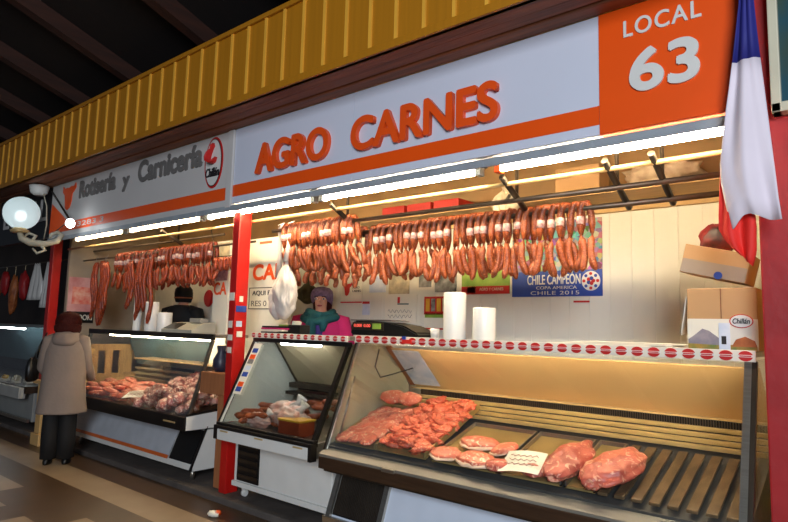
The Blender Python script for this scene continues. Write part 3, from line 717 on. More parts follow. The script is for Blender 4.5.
# middle case: sausages, bags, box
def sausage_mesh(L, r, bend, m, seed):
    b = MB(); n = 9; pts = []; rr = []
    for i in range(n):
        u = i / (n - 1) - .5
        pts.append((u * L, bend * (1 - 4 * u * u), r)); rr.append(r * min(1, .35 + 1.6 * (1 - abs(2 * u)) ** .5) * (1 + .08 * noise.noise(Vector((u * 5, seed, 0)))))
    b.tube(pts, rr, 10)
    me = bpy.data.meshes.new('raw_sausage'); bmesh.ops.recalc_face_normals(b.bm, faces=b.bm.faces); b.bm.to_mesh(me); b.bm.free(); me.materials.append(m)
    return me
raw = [sausage_mesh(.19, .024, .02, sausage_m, s) for s in range(3)]
def ideck(y): return .655 + .06 * (y - 3.0) / .7
for i in range(26):
    x = -4.20 + random.random() * .55; y = 3.07 + random.random() * .45
    put('raw_sausage', raw[i % 3], (x, y, ideck(y) + .02 + random.uniform(0, .07)), (0, random.uniform(-.15, .15), random.uniform(-.5, .9)), 'loose sausage lying on the deck of the small middle case', 'sausage', 'loose sausages in the middle case')
for i in range(7):
    x = -3.90 + i * .06; y = 3.56 + random.random() * .1
    put('raw_sausage', raw[i % 3], (x, y, .78 + random.uniform(0, .07)), (random.uniform(-.2, .2), 0, random.uniform(-.3, .3)), 'sausage on the heap at the back of the small middle case', 'sausage', 'heaped sausages at the back of the middle case')
bagm = glass_mat('clear_bag', (.95, .95, .95), .16, .2); bag_w = mat('bagged_meat', (.90, .84, .80), .3, var=.15, scale=14, c2=(.84, .62, .56))
def bagged(x, y, z, rx, ry, rz, sd, label):
    t = thing('meat_bag', (x, y, z), label, 'bag', None, 0, True)
    b = MB(); b.blob((0, 0, rz), rx, ry, rz, sd, .35, 2.6, 4); b.build('wrapped_meat', bag_w, t)
    b = MB(); b.tube([(rx * .5, 0, rz * 1.5), (rx * .75, .01, rz * 2.0), (rx * .9, .03, rz * 2.5)], [rx * .30, rx * .12, rx * .28], 10); b.build('bag_neck', plastic_white, t)
bagged(-3.86, 3.33, .69, .17, .13, .09, 61, 'large clear bag of pale meat at the back of the middle case')
bagged(-3.68, 3.22, .68, .15, .11, .085, 62, 'clear bag of pale meat next to the brown tray in the middle case')
bagged(-3.98, 3.14, .67, .13, .08, .055, 63, 'small flat clear bag at the front of the middle case')
t = thing('meat_box', (-3.52, 3.12, .665), 'brown and red meat container with yellow rim in the middle case', 'box')
b = MB(); b.box(-3.64, -3.40, 3.06, 3.22, .665, .775, bev=.01); b.build('container', mat('rust_box', (.58, .24, .12), .4, var=.3, scale=10), t)
b = MB(); b.box(-3.645, -3.395, 3.055, 3.225, .775, .79, bev=.004); b.build('rim', yellow, t)
# left case: strips and rib pieces
strip_me = [blob_mesh('meat_strip', .14, .055, .032, 70 + s, .25, pork) for s in range(5)]
def ldeck(y): return .62 + .12 * (y - 3.14) / .76
for i in range(40):
    x = -7.35 + (i % 10) * .14 + random.uniform(-.04, .04); y = 3.22 + (i // 10) * .14 + random.uniform(-.03, .03)
    put('meat_strip', random.choice(strip_me), (x, y, ldeck(y) + .005 + (i % 3) * .022), (random.uniform(-.1, .3), random.uniform(-.25, .25), random.uniform(-.3, 1.0)), 'strip of pink meat on the left half of the long left case', 'meat', 'pink meat strips in the left case')
rib_me = [blob_mesh('rib_piece', .075, .06, .045, 80 + s, .4, ribs_m) for s in range(6)]
for i in range(60):
    x = -5.95 + (i % 10) * .098 + random.uniform(-.03, .03); y = 3.20 + (i // 10) * .115 + random.uniform(-.03, .03)
    put('rib_piece', random.choice(rib_me), (x, y, ldeck(y) + .01 + (i % 4) * .035 + .08 * (y - 3.2)), (random.uniform(-.7, .7), random.uniform(-.7, .7), random.uniform(0, 6)), 'greyish pink lump of rib meat on the right half of the left case', 'meat', 'rib pieces in the left case')
price_sheet(-6.05, 3.20, .735, .28, .16, (.35, -.05, .55), 'blank white paper slip lying on the meat in the long left case')

# ------------------------------------------------------------------ hanging chorizo
tie_m = mat('string', (.80, .72, .58), .7)
lab_m = mat('paper_band', (.90, .80, .75), .6, var=.2, scale=60, c2=(.78, .55, .52))
def link_pts(p, q, sag, n=9):
    p, q = Vector(p), Vector(q); out = []
    for i in range(n):
        u = i / (n - 1); out.append(p.lerp(q, u) + Vector(sag) * (4 * u * (1 - u)))
    return out
def taper(n, r, seed):
    return [r * min(1.0, .38 + 1.25 * math.sqrt(min(i, n - 1 - i) / (n - 1) * 2)) * (1 + .07 * noise.noise(Vector((i * .9, seed, 3.3)))) for i in range(n)]
def make_string(kind, seed, m, label, group, band=True):
    """a string of chorizo hung over a pipe whose axis passes through the origin"""
    rnd = random.Random(seed)
    t = thing('chorizo_string', (0, 0, 0), label, 'sausage', group, 0, True)
    r = .0215 + .002 * rnd.random(); a = .034
    L = .185 + rnd.uniform(-.015, .015)
    arch = [(-a, 0, -L + .01), (-a - .003, 0, -L * .6), (-a, 0, -L * .25), (-a * .85, 0, .0), (-a * .4, 0, .032), (a * .4, 0, .034), (a * .85, 0, .0), (a, 0, -L * .25), (a + .003, 0, -L * .6), (a, 0, -L + .01)]
    b = MB(); b.tube(arch, [r * .5] + [r * (1 + .06 * noise.noise(Vector((i, seed, 1)))) for i in range(8)] + [r * .5], 10); b.build('upper_link', m, t)
    for s in (-1, 1):
        b = MB(); b.tube([(s * a, 0, -L + .02), (s * a * 1.0, 0, -L - .02)], .007, 6); b.build('tie', m, t)
    zt = -L - .008
    L2 = .20 + rnd.uniform(-.02, .025)
    for s in (-1, 1):
        if kind == 0: e = (s * .016 + rnd.uniform(-.02, .02), rnd.uniform(-.03, .03), zt - L2); sg = (s * .022, rnd.uniform(-.02, .02), 0)
        elif kind == 1: e = (s * .055 + rnd.uniform(-.02, .02), rnd.uniform(-.04, .04), zt - L2); sg = (s * -.018, rnd.uniform(-.02, .02), 0)
        else: e = (s * .012 + .06, rnd.uniform(-.02, .02), zt - L2 * .95); sg = (-.025 if s < 0 else .02, 0, 0)
        P = link_pts((s * a, 0, zt), e, sg); b = MB(); b.tube(P, taper(9, r, seed + s), 10); b.build('lower_link', m, t)
        if kind == 3:
            P = link_pts(e, (e[0] + s * .02, e[1] + .02, e[2] - .10), (s * .02, 0, 0)); b = MB(); b.tube(P, taper(9, r * .95, seed + s + 5), 10); b.build('lower_link', m, t)
    if band:
        b = MB(); b.tube([(-a - .001, 0, -.105), (-a, 0, -.055)], r * 1.14, 10); o = b.build('paper_band', lab_m, t); o['label'] = 'white paper band with red print'
    return t
def hang(protos, spots, base):
    used = set()
    for i, (x, y, z, rz) in enumerate(spots):
        k = (i * 2 + (i // 3)) % len(protos) if len(protos) > 1 else 0
        o = protos[k]
        if k in used: o = copy_tree(o)
        used.add(k); o.location = (x, y, z); o.rotation_euler = (random.uniform(-.06, .06), random.uniform(-.09, .09), rz); o.scale = (1, 1, random.uniform(.92, 1.07))
    for k, o in enumerate(protos):
        if k not in used: raise RuntimeError('unused string')
LB1 = 'string of reddish chorizo links in the long row on the rearmost right pipe'
P1 = [make_string((0, 1, 0, 2, 1, 0)[i], 100 + i, sausage_m, LB1, 'chorizo on the rearmost right pipe', i % 3 != 2) for i in range(6)]
sp = []; n = 31
for i in range(n):
    x = -3.31 + (1.875) * i / (n - 1) + random.uniform(-.012, .012)
    if i == 1: continue
    sp.append((x, 3.60, 2.276, random.uniform(.35, 1.05)))
hang(P1, sp, None)
LB2 = 'string of reddish chorizo links in the dense left clump hung over the saleswoman'
P2 = [make_string((3, 1, 3, 0, 2, 3)[i], 120 + i, sausage_m, LB2, 'chorizo clump over the saleswoman', i % 2 == 0) for i in range(6)]
hang(P2, [(-4.10 + .81 * i / 19 + random.uniform(-.01, .01), 3.45, 2.346, random.uniform(.1, 1.4)) for i in range(20)], None)
LB3 = 'string of orange chorizo links in the right hand block over the left counter'
P3 = [make_string((0, 1, 2)[i], 140 + i, sausage_old, LB3, 'chorizo block over the left counter', i != 1) for i in range(3)]
hang(P3, [(-6.28 + .98 * i / 13, 3.50, 2.28, random.uniform(.2, 1.3)) for i in range(14)], None)
LB4 = 'string of orange chorizo links between the two groups of long sausages over the left counter'
P4 = [make_string((1, 0)[i], 150 + i, sausage_old, LB4, 'chorizo between the long sausages') for i in range(2)]
hang(P4, [(-7.36 + .085 * i, 3.52, 2.28, random.uniform(.2, 1.3)) for i in range(12)], None)
# small dark bunch by the red post
t = thing('sausage_bunch', (-4.86, 3.36, 2.0), 'small bunch of short dark sausages left of the bright red post', 'sausage')
for i in range(8):
    x = -5.04 + i * .047; b = MB(); b.tube(link_pts((x, 3.36, 2.13), (x + random.uniform(-.02, .02), 3.36 + random.uniform(-.02, .02), 1.99 + random.uniform(0, .02)), (.012, 0, 0)), taper(9, .021, i), 9); b.build('link', sausage_old, t)
b = MB(); b.tube([(-5.06, 3.30, 2.42), (-5.055, 3.36, 2.14), (-4.68, 3.36, 2.135), (-4.66, 3.30, 2.42)], .006, 6); b.build('hanging_wire', dark_steel, t)
# long dried sausages
def long_sausage(x, y, zt, zb, seed, label, group, nt=2):
    t = thing('dried_sausage', (x, y, zb), label, 'sausage', group)
    rnd = random.Random(seed)
    for s in range(nt):
        dx = (s - (nt - 1) / 2) * .042; n = 15; pts = []
        for i in range(n):
            u = i / (n - 1); pts.append((x + dx + .012 * math.sin(u * 9 + seed + s), y + .012 * math.cos(u * 7 + seed), zt + (zb + rnd.uniform(0, .01) - zt) * u * (1 - .08 * s)))
        b = MB(); b.tube(pts, [.023 * (1 if 0 < i < n - 1 else .5) * (1 + .3 * noise.noise(Vector((i * .8, seed, s)))) for i in range(n)], 9); b.build('sausage_length', sausage_old, t)
    b = MB(); b.tube([(x, y, zt - .01), (x - .01, y, zt + .04), (x, y, 2.285), (x + .012, y + .012, 2.30), (x + .02, y, 2.285)], .004, 5); b.build('hook', steel, t)
for i, (x, y, zt, zb, nt) in enumerate(((-7.84, 3.46, 2.23, 1.50, 3), (-7.70, 3.50, 2.25, 1.42, 4), (-7.54, 3.44, 2.22, 1.43, 3), (-7.42, 3.40, 2.20, 1.55, 3))):
    long_sausage(x, y, zt, zb, i * 3 + 1, 'bundle of long orange dried sausages at the far left of the left counter', 'leftmost long sausages', nt)
for i, (x, y, zt, zb, nt) in enumerate(((-6.86, 3.44, 2.2, 1.62, 3), (-6.70, 3.46, 2.22, 1.50, 3), (-6.54, 3.44, 2.23, 1.60, 2))):
    long_sausage(x, y, zt, zb, i * 5 + 2, 'bundle of long dried sausages hooked above the white bag rolls', 'long sausages above the bag rolls', nt)
long_sausage(-6.36, 3.42, 2.24, 1.46, 33, 'single long dried sausage hanging lowest right of the bag rolls', None, 1)

# ------------------------------------------------------------------ things on the case tops
def roll(x, y, z, r, h, label):
    t = thing('bag_roll', (x, y, z), label, 'roll')
    b = MB(); b.lathe([(r * .97, 0), (r, .01), (r, h - .01), (r * .96, h), (.025, h), (.022, h - .02)], (x, y, z), 24); b.build('plastic_roll', roll_m, t)
    b = MB(); b.lathe([(.024, 0), (.024, h + .004), (.016, h + .004), (.016, h - .02)], (x, y, z), 12); b.build('cardboard_core', card, t)
roll(-2.30, 3.45, 1.43, .078, .32, 'taller white bag roll behind the black scale on the largest case')
roll(-2.065, 3.45, 1.43, .076, .215, 'shorter white bag roll on the largest case')
roll(-6.76, 3.50, 1.386, .045, .44, 'tall thin white roll on the left case')
roll(-6.60, 3.62, 1.386, .055, .18, 'short white roll between taller ones on the left case')
roll(-6.43, 3.50, 1.386, .075, .33, 'wide white roll on the left case')
roll(-6.12, 3.48, 1.386, .08, .21, 'low white roll by the cash register on the left case')
b = MB(); b.lathe([(.028, 0), (.034, .07), (.031, .07), (.026, .005)], (-2.50, 3.50, 1.43), 14); tag(b.build('small_cup', plastic_white), 'small white cup left of the taller bag roll', 'cup')
# black scale
t = thing('weighing_scale', (-2.88, 3.45, 1.43), 'black electronic weighing scale with red display on the largest case', 'scale')
b = MB(); b.prism([(-3.20, 1.435), (-2.545, 1.435), (-2.56, 1.465), (-2.68, 1.515), (-2.85, 1.535), (-3.16, 1.545), (-3.20, 1.52)], 'y', 3.36, 3.60); 
bmesh.ops.bevel(b.bm, geom=list(b.bm.edges), offset=.012, segments=2, affect='EDGES'); b.build('body', black, t)
b = MB(); b.box(-3.17, -2.86, 3.350, 3.362, 1.475, 1.532, bev=.004); b.build('display_panel', dark_steel, t)
redled = emis('red_digits', (1, .12, .08), 1.2)
text('digits', '0.000', -3.15, -3.07, 1.497, 1.520, 3.35, .003, redled, t); text('digits', '0.00', -3.05, -2.985, 1.497, 1.520, 3.35, .003, redled, t)
b = MB(); b.box(-2.96, -2.88, 3.345, 3.352, 1.485, 1.525); b.build('screen', photo_green, t)
b = MB(); b.box(-3.21, -2.80, 3.37, 3.59, 1.545, 1.555, bev=.004); b.build('weighing_plate', steel, t)
# clutter on the middle case
t = thing('magazine_stack', (-4.05, 3.45, 1.42), 'untidy pile of magazines and black trays on the middle case', 'magazines')
for i, (m, dz) in enumerate(((black, 0), (paper, .02), (pink, .035), (black, .05))):
    b = MB(); b.box(-4.32 + .02 * i, -4.0 + .02 * i, 3.36, 3.56, 1.421 + dz, 1.421 + dz + .014, bev=.003, rot=Matrix.Rotation(.15 * (i - 1.5), 4, 'Z')); b.build('magazine', m, t)
t = thing('black_holder', (-3.88, 3.46, 1.42), 'black holder with pale papers beside the saleswoman', 'holder')
b = MB(); b.box(-3.98, -3.82, 3.40, 3.52, 1.421, 1.50, bev=.015); b.build('holder_body', black, t)
b = MB(); b.box(-3.95, -3.92, 3.42, 3.50, 1.47, 1.53, rot=Matrix.Rotation(.3, 4, 'Y')); b.build('papers', paper, t)
b = MB(); b.box(-4.32, -4.12, 3.58, 3.65, 1.421, 1.50, bev=.01); tag(b.build('green_packet', photo_green), 'yellow green packet standing behind the magazines', 'packet')
# sheets on the main case
t = thing('paper_sheets', (-1.2, 3.48, 1.43), 'loose white paper sheets lying left of the cardboard boxes', 'paper')
for i in range(3):
    b = MB(); b.box(-1.6 + .12 * i, -.98 + .1 * i, 3.36 + .01 * i, 3.62, 1.431 + .007 * i, 1.436 + .007 * i, rot=Matrix.Rotation(.03 * (i - 1), 4, 'Z')); b.build('sheet', paper, t)
# cardboard boxes
t = thing('cardboard_box', (-.64, 3.48, 1.43), 'lower printed cardboard box with mountain scene beside the red post', 'box')
b = MB(); b.box(-.80, -.485, 3.36, 3.62, 1.4305, 1.74, bev=.004); b.build('carton', card, t)
b = MB(); b.box(-.80, -.485, 3.357, 3.36, 1.433, 1.585); b.build('printed_panel', paper, t)
b = MB(); b.prism([(-.797, 1.44), (-.60, 1.44), (-.63, 1.47), (-.70, 1.525), (-.73, 1.535), (-.77, 1.50), (-.797, 1.48)], 'y', 3.354, 3.357); b.build('mountain_print', mount_m, t)
b = MB(); b.prism([(-.797, 1.434), (-.49, 1.434), (-.49, 1.45), (-.56, 1.46), (-.66, 1.455), (-.797, 1.46)], 'y', 3.351, 3.354); b.build('meadow_print', green_dk, t)
b = MB(); b.prism([(-.60, 1.45), (-.49, 1.45), (-.50, 1.48), (-.54, 1.50), (-.58, 1.485)], 'y', 3.350, 3.353); b.build('hill_print', brown_hill, t)
b = MB(); b.box(-.655, -.605, 3.349, 3.352, 1.434, 1.565, 0); b.box(-.643, -.622, 3.346, 3.350, 1.46, 1.50, 1); b.build('side_label', [photo_blue, ink], t)
b = MB(); b.prism(oval(-.555, 1.575, .052, .034), 'y', 3.352, 3.356, 0); b.prism(oval(-.555, 1.575, .047, .030), 'y', 3.350, 3.353, 1); o = b.build('oval_emblem', [inkred, white], t)
text('emblem_lettering', 'Chillán', -.592, -.518, 1.563, 1.588, 3.35, .002, ink, t, bold=.03, shear=.2)
b = MB(); b.box(-.645, -.642, 3.3565, 3.3595, 1.587, 1.738); b.build('seam_line', wood_dark, t)
b = MB(); b.prism([(3.36, 1.70), (3.62, 1.70), (3.66, 1.52), (3.40, 1.50)], 'x', -.895, -.89)
for v in b.bm.verts: v.co.x += (1.70 - v.co.z) * -.2 + .09
b.build('open_flap', paper, t)
t = thing('cardboard_box', (-.66, 3.5, 1.745), 'upper brown cardboard box tilted on top of the printed box', 'box')
R = Matrix.Rotation(-.16, 4, 'Y') @ Matrix.Rotation(.0, 4, 'X')
R = Matrix.Rotation(.24, 4, 'Y')
b = MB(); b.box(-.825, -.515, 3.38, 3.64, 1.795, 1.945, bev=.004, rot=R); b.build('carton', card, t)
b = MB(); b.box(-.822, -.518, 3.377, 3.38, 1.798, 1.87, rot=R, piv=(-.67, 3.51, 1.87)); b.build('printed_panel', mat('dull_print', (.62, .56, .50), .7), t)
b = MB(); b.prism(oval(-.655, 1.805, .02, .02, 16), 'y', 3.373, 3.377); b.build('round_mark', blue, t)
b = MB(); b.blob((-.70, 3.62, 2.02), .09, .05, .10, 5, .3); tag(b.build('dark_bag', mat('dark_red_bag', (.16, .06, .07), .5, c2=(.55, .08, .08), scale=9)), 'black and red bag on the boxes behind the flag', 'bag')
b = MB(); b.box(-.85, -.83, 3.40, 3.42, 1.5, 1.53); tag(b.build('price_tag', orange), 'little orange tag hanging at the box flap', 'tag')
bpy.data.objects.remove(bpy.data.objects['price_tag'])
# cash register on left case
t = thing('cash_register', (-5.75, 3.55, 1.386), 'pale cash register with black keys on the left case', 'cash register')
b = MB(); b.prism([(3.38, 1.388), (3.66, 1.388), (3.66, 1.50), (3.52, 1.49), (3.38, 1.42)], 'x', -6.0, -5.42); b.build('body', mat('grey_plastic', (.70, .69, .64), .5), t)
b = MB(); b.prism([(3.388, 1.427), (3.388, 1.432), (3.50, 1.488), (3.50, 1.483)], 'x', -5.97, -5.72); b.build('keyboard', black, t)
b = MB(); b.box(-5.66, -5.46, 3.50, 3.60, 1.495, 1.54, bev=.006); b.build('display', mat('register_top', (.62, .61, .58), .5), t)
# wooden stand and jug between cases
t = thing('wooden_stand', (-4.74, 3.2, .05), 'brown wooden stand with box top between the left case and the red post', 'stand')
b = MB(); b.box(-4.93, -4.56, 3.20, 3.44, .86, 1.05, bev=.006); b.build('box_top', brownwood, t)
b = MB(); b.box(-4.70, -4.57, 3.24, 3.42, .05, .86, bev=.004); b.build('column', brownwood, t)
b = MB(); b.lathe([(.05, 0), (.075, .05), (.07, .12), (.035, .18), (.045, .24), (.035, .24), (.03, .2)], (-4.80, 3.32, 1.05), 18)
b.tube([(-4.75, 3.32, 1.24), (-4.70, 3.32, 1.21), (-4.71, 3.32, 1.13), (-4.735, 3.32, 1.11)], .009, 6); tag(b.build('jug', mat('dark_jug', (.16, .17, .24), .4)), 'dark blue jug standing on the wooden stand', 'jug')

# ------------------------------------------------------------------ back wall posters
WY = 4.598
def poster(name, x0, x1, z0, z1, m, label, cat='poster', Y=WY):
    t = thing(name, ((x0 + x1) / 2, Y, z0), label, cat)
    b = MB(); b.box(x0, x1, Y - .006, Y, z0, z1); b.build('sheet', m, t)
    return t
def bit(t, x0, x1, z0, z1, m, name='print_block', Y=WY, d=.008):
    b = MB(); b.box(x0, x1, Y - d, Y - .005, z0, z1); return b.build(name, m, t)
p = poster('bull_poster', -4.53, -4.22, 1.745, 2.0, paper, 'white poster with red bull head right of the saleswoman')
b = MB(); b.prism([(-4.50 + (x + 8.12) * .36, 1.82 + (z - 2.87) * .44) for x, z in bull], 'y', WY - .009, WY - .006); b.build('bull_head', inkred, p)
text('lettering', 'CARNES', -4.36, -4.24, 1.86, 1.885, WY - .006, .003, ink, p); text('lettering', 'AGRO', -4.36, -4.26, 1.895, 1.92, WY - .006, .003, ink, p)
bit(p, -4.53, -4.22, 1.745, 1.76, inkred, 'red_line')
p = poster('notice_sheet', -4.12, -3.90, 1.85, 2.02, photo_blue, 'pale blue notice under the chorizo left of the beige one', 'notice')
p = poster('notice_sheet', -3.86, -3.60, 1.83, 2.03, photo_beige, 'beige printed notice under the gap in the chorizo', 'notice')
p = poster('photo_print', -3.50, -3.31, 1.86, 2.02, paper, 'small grey photo print above the calendar', 'photo'); bit(p, -3.48, -3.33, 1.89, 2.01, photo_grey)
p = poster('photo_print', -3.29, -3.05, 1.84, 2.02, photo_grey, 'wider grey photo print above the bag roll', 'photo')
p = poster('calendar', -3.41, -3.13, 1.49, 1.80, paper, 'red and yellow calendar left of the taller bag roll', 'calendar')
bit(p, -3.41, -3.13, 1.63, 1.80, inkred); bit(p, -3.40, -3.14, 1.60, 1.64, photo_green)
for i in range(4): bit(p, -3.39 + i * .064, -3.345 + i * .064, 1.66, 1.78, (yellow, photo_grey, yellow, photo_beige)[i], 'picture', d=.011)
bit(p, -3.41, -3.13, 1.49, 1.505, inkred, 'red_line')
p = poster('notice_sheet', -3.90, -3.50, 1.55, 1.83, paper, 'white signed notice with handwriting above the scale', 'notice')
b = MB()
for r in range(2): b.tube([(-3.86 + .3 * q / 20, WY - .008, 1.66 - .05 * r + .018 * math.sin(q * 1.9 + r)) for q in range(21)], .003, 4)
b.build('handwriting', photo_grey, p)
bit(p, -3.74, -3.71, 1.74, 1.80, inkred); bit(p, -3.74, -3.60, 1.725, 1.737, teal)
p = poster('notice_sheet', -4.21, -4.11, 1.62, 1.76, photo_blue, 'small pale notice with red line beside the bull poster', 'notice'); bit(p, -4.21, -4.11, 1.735, 1.76, inkred)
p = poster('meat_poster', -2.99, -2.50, 1.815, 2.14, photo_green, 'green poster with red band above the bag rolls')
bit(p, -2.99, -2.50, 1.815, 1.885, inkred, 'red_band'); bit(p, -2.93, -2.84, 1.825, 1.88, paper, 'white_block')
text('lettering', 'AGRO Y CARNES', -2.80, -2.56, 1.845, 1.87, WY - .008, .003, paper, p)
p = poster('football_poster', -2.475, -1.695, 1.785, 2.405, crowd, 'large football poster with blue CHILE CAMPEÓN band')
bit(p, -2.475, -1.695, 1.785, 1.995, blue, 'blue_band')
text('lettering', 'CHILE CAMPEÓN', -2.33, -1.87, 1.885, 1.985, WY - .008, .003, white, p, bold=.01)
text('lettering', 'COPA AMERICA', -2.25, -1.90, 1.845, 1.870, WY - .008, .003, white, p); text('lettering', 'CHILE 2015', -2.30, -1.88, 1.80, 1.83, WY - .008, .003, white, p, spacing=1.1)
b = MB(); b.prism(oval(-1.785, 1.905, .075, .078), 'y', WY - .011, WY - .008, 0)
for k in range(8):
    a = k * PI / 4; b.prism(oval(-1.785 + .055 * math.cos(a), 1.905 + .057 * math.sin(a), .013, .013, 10), 'y', WY - .013, WY - .011, 1 + k % 2)
for k in range(5):
    a = k * 2 * PI / 5; b.prism(oval(-1.785 + .02 * math.cos(a), 1.905 + .02 * math.sin(a), .016, .016, 10), 'y', WY - .013, WY - .011, 1 + k % 2)
b.build('round_emblem', [white, inkred, blue], p)
p = poster('red_sticker', -1.93, -1.80, 1.735, 1.75, inkred, 'little red sticker on the white wall below the football poster', 'sticker')
# hanging boards near the red post
def board(x0, x1, z0, z1, label):
    t = thing('hanging_board', ((x0 + x1) / 2, 3.76, z0), label, 'sign')
    b = MB(); b.box(x0, x1, 3.75, 3.78, z0, z1, bev=.003); b.build('board', paper, t)
    return t
t = board(-5.05, -4.38, 1.06, 2.36, 'tall white price board with orange letters right of the red post')
text('lettering', 'CALI', -4.95, -4.45, 1.94, 2.09, 3.75, .004, orange_letter, t, bold=.05)
b = MB()
for (x0, x1, z0, z1) in ((-5.0, -4.5, 1.855, 1.862), (-5.0, -4.5, 1.645, 1.652), (-5.0, -4.993, 1.645, 1.862), (-4.507, -4.5, 1.645, 1.862)): b.box(x0, x1, 3.746, 3.75, z0, z1)
b.build('drawn_box', ink, t)
text('lettering', 'AQUI BAR', -4.95, -4.55, 1.775, 1.83, 3.75, .003, ink, t); text('lettering', 'RES 0', -4.96, -4.72, 1.675, 1.73, 3.75, .003, grey_letter, t)
bit(t, -4.87, -4.68, 2.30, 2.325, orange_letter, 'orange_mark', Y=3.755)
t = board(-5.64, -5.37, 1.06, 2.38, 'narrow white board with pictures left of the red post')
bit(t, -5.60, -5.39, 1.95, 2.10, mat('purple_photo', (.42, .26, .36), .5, scale=20, c2=(.66, .50, .52)), 'photo', Y=3.755)
text('lettering', 'CA', -5.62, -5.40, 1.80, 1.93, 3.75, .004, orange_letter, t, bold=.03)
bit(t, -5.63, -5.38, 2.14, 2.36, photo_beige, 'paper_sheet', Y=3.755)
# poster on the left partition
t = thing('meat_poster', (-8.39, 3.5, 1.45), 'meat photo poster on the partition behind the customer', 'poster')
b = MB(); b.box(-8.398, -8.39, 3.37, 3.72, 1.45, 2.06); b.build('sheet', mat('poster_pink', (.86, .66, .66), .5, scale=4, c2=(.70, .40, .42)), t)
b = MB(); b.box(-8.39, -8.386, 3.37, 3.72, 1.45, 1.60); b.build('black_band', black, t)
b = MB(); b.box(-8.39, -8.386, 3.42, 3.68, 1.70, 1.93); b.build('meat_picture', photo_meat, t)
text('lettering', 'DOKI', 3.52, 3.70, 1.49, 1.56, 0, .003, paper, t, bold=.02, face='+x', X=-8.386)
# red dish on the wall
b = MB(); b.prism(oval(-6.98, 1.82, .095, .115, 24), 'y', 4.56, 4.597); bmesh.ops.bevel(b.bm, geom=[e for e in b.bm.edges], offset=.012, segments=2, affect='EDGES')
tag(b.build('red_dish', mat('red_enamel', (.72, .10, .12), .35)), 'round red dish hanging on the wall of the left stall', 'dish')
# loft clutter above the white wall
for i, x in enumerate((-3.68, -3.38, -3.08)):
    b = MB(); b.box(x, x + .27, 4.25, 4.5, 2.515, 2.63, bev=.008); tag(b.build('red_crate', mat('red_crate', (.70, .12, .08), .5)), ('leftmost', 'middle', 'rightmost')[i] + ' red crate of the three on the loft shelf', 'crate', 'red crates on the loft shelf')
b = MB(); b.box(-4.3, -.5, 4.15, 4.57, 2.49, 2.513); tag(b.build('loft_shelf', pale_wood), 'pale wooden loft shelf above the white back wall', 'shelf')
b = MB(); b.blob((-1.17, 4.35, 2.62), .26, .13, .11, 3, .35, 2.5, 4); tag(b.build('packed_bag', mat('pale_bag', (.74, .66, .56), .5, scale=9, c2=(.60, .50, .42))), 'pale packed bag on the loft shelf near the flag', 'bag')
b = MB(); b.box(-1.95, -1.6, 4.3, 4.5, 2.514, 2.76, bev=.01); tag(b.build('cardboard_box', card), 'cardboard box on the loft shelf above the long chorizo row', 'box')
# white plastic bag tied to the tube end
def crumpled(name, prof, c, m, label, cat, sx=1, sy=1, wob=.35, seg=28):
    b = MB(); b.lathe(prof, c, seg, 0, wob, sx, sy); return tag(b.build(name, m), label, cat)
def plastic_bag(name, c, rx, ry, rz, neck, sd, m, label):
    t = thing(name, c, label, 'bag')
    b = MB(); r = bmesh.ops.create_icosphere(b.bm, subdivisions=5, radius=1.0)
    for v in r['verts']:
        d = v.co.normalized(); h = (d.z + 1) / 2
        q = 1 + .35 * noise.noise(d * 2.0 + Vector((sd, sd, 0))) + .16 * abs(noise.noise(Vector((d.x * 5, d.y * 5, d.z * 1.6 + sd)))) + .06 * noise.noise(d * 11)
        k = (1.0 if h < .55 else 1.0 - .75 * ((h - .55) / .45) ** 1.2)
        v.co = Vector(c) + Vector((d.x * rx * q * k, d.y * ry * q * k, d.z * rz))
    for f in b.bm.faces: f.smooth = True
    b.build('bag_body', m, t)
    b = MB(); p = Vector(c) + Vector((0, 0, rz * .93)); n = Vector(neck)
    b.tube([p, p.lerp(n, .5) + Vector((.01, 0, 0)), n, n + Vector((.03, .01, .05)), n + Vector((.0, -.02, .03))], [.035, .018, .012, .022, .006], 10); b.build('bag_neck', m, t)
thin_plastic = glass_mat('thin_plastic', (.86, .86, .84), .10, .3)
film = mat('plastic_film', (.82, .79, .76), .35, var=.08, scale=9)
plastic_bag('plastic_bag', (-2.10, 3.80, 2.42), .10, .07, .13, (-1.90, 3.45, 2.36), 3.1, mat('dull_film', (.72, .66, .56), .4, var=.2, scale=12), 'dull pale plastic bag hanging behind the rods at the joint of two tube lights')
plastic_bag('plastic_bag', (-4.03, 3.40, 1.80), .125, .08, .26, (-4.06, 3.44, 2.36), 5.7, film, 'large white plastic bag hanging left of the saleswoman')
plastic_bag('plastic_bag', (-4.27, 3.52, 1.74), .09, .07, .20, (-4.22, 3.46, 2.36), 9.3, film, 'narrower white plastic bag behind the large hanging one')
plastic_bag('olive_bag', (-4.93, 4.48, 1.86), .13, .07, .13, (-4.94, 4.56, 2.42), 2.2, mat('olive_cloth', (.26, .24, .12), .8, var=.4), 'dark olive bag hanging on the wall behind the saleswoman')

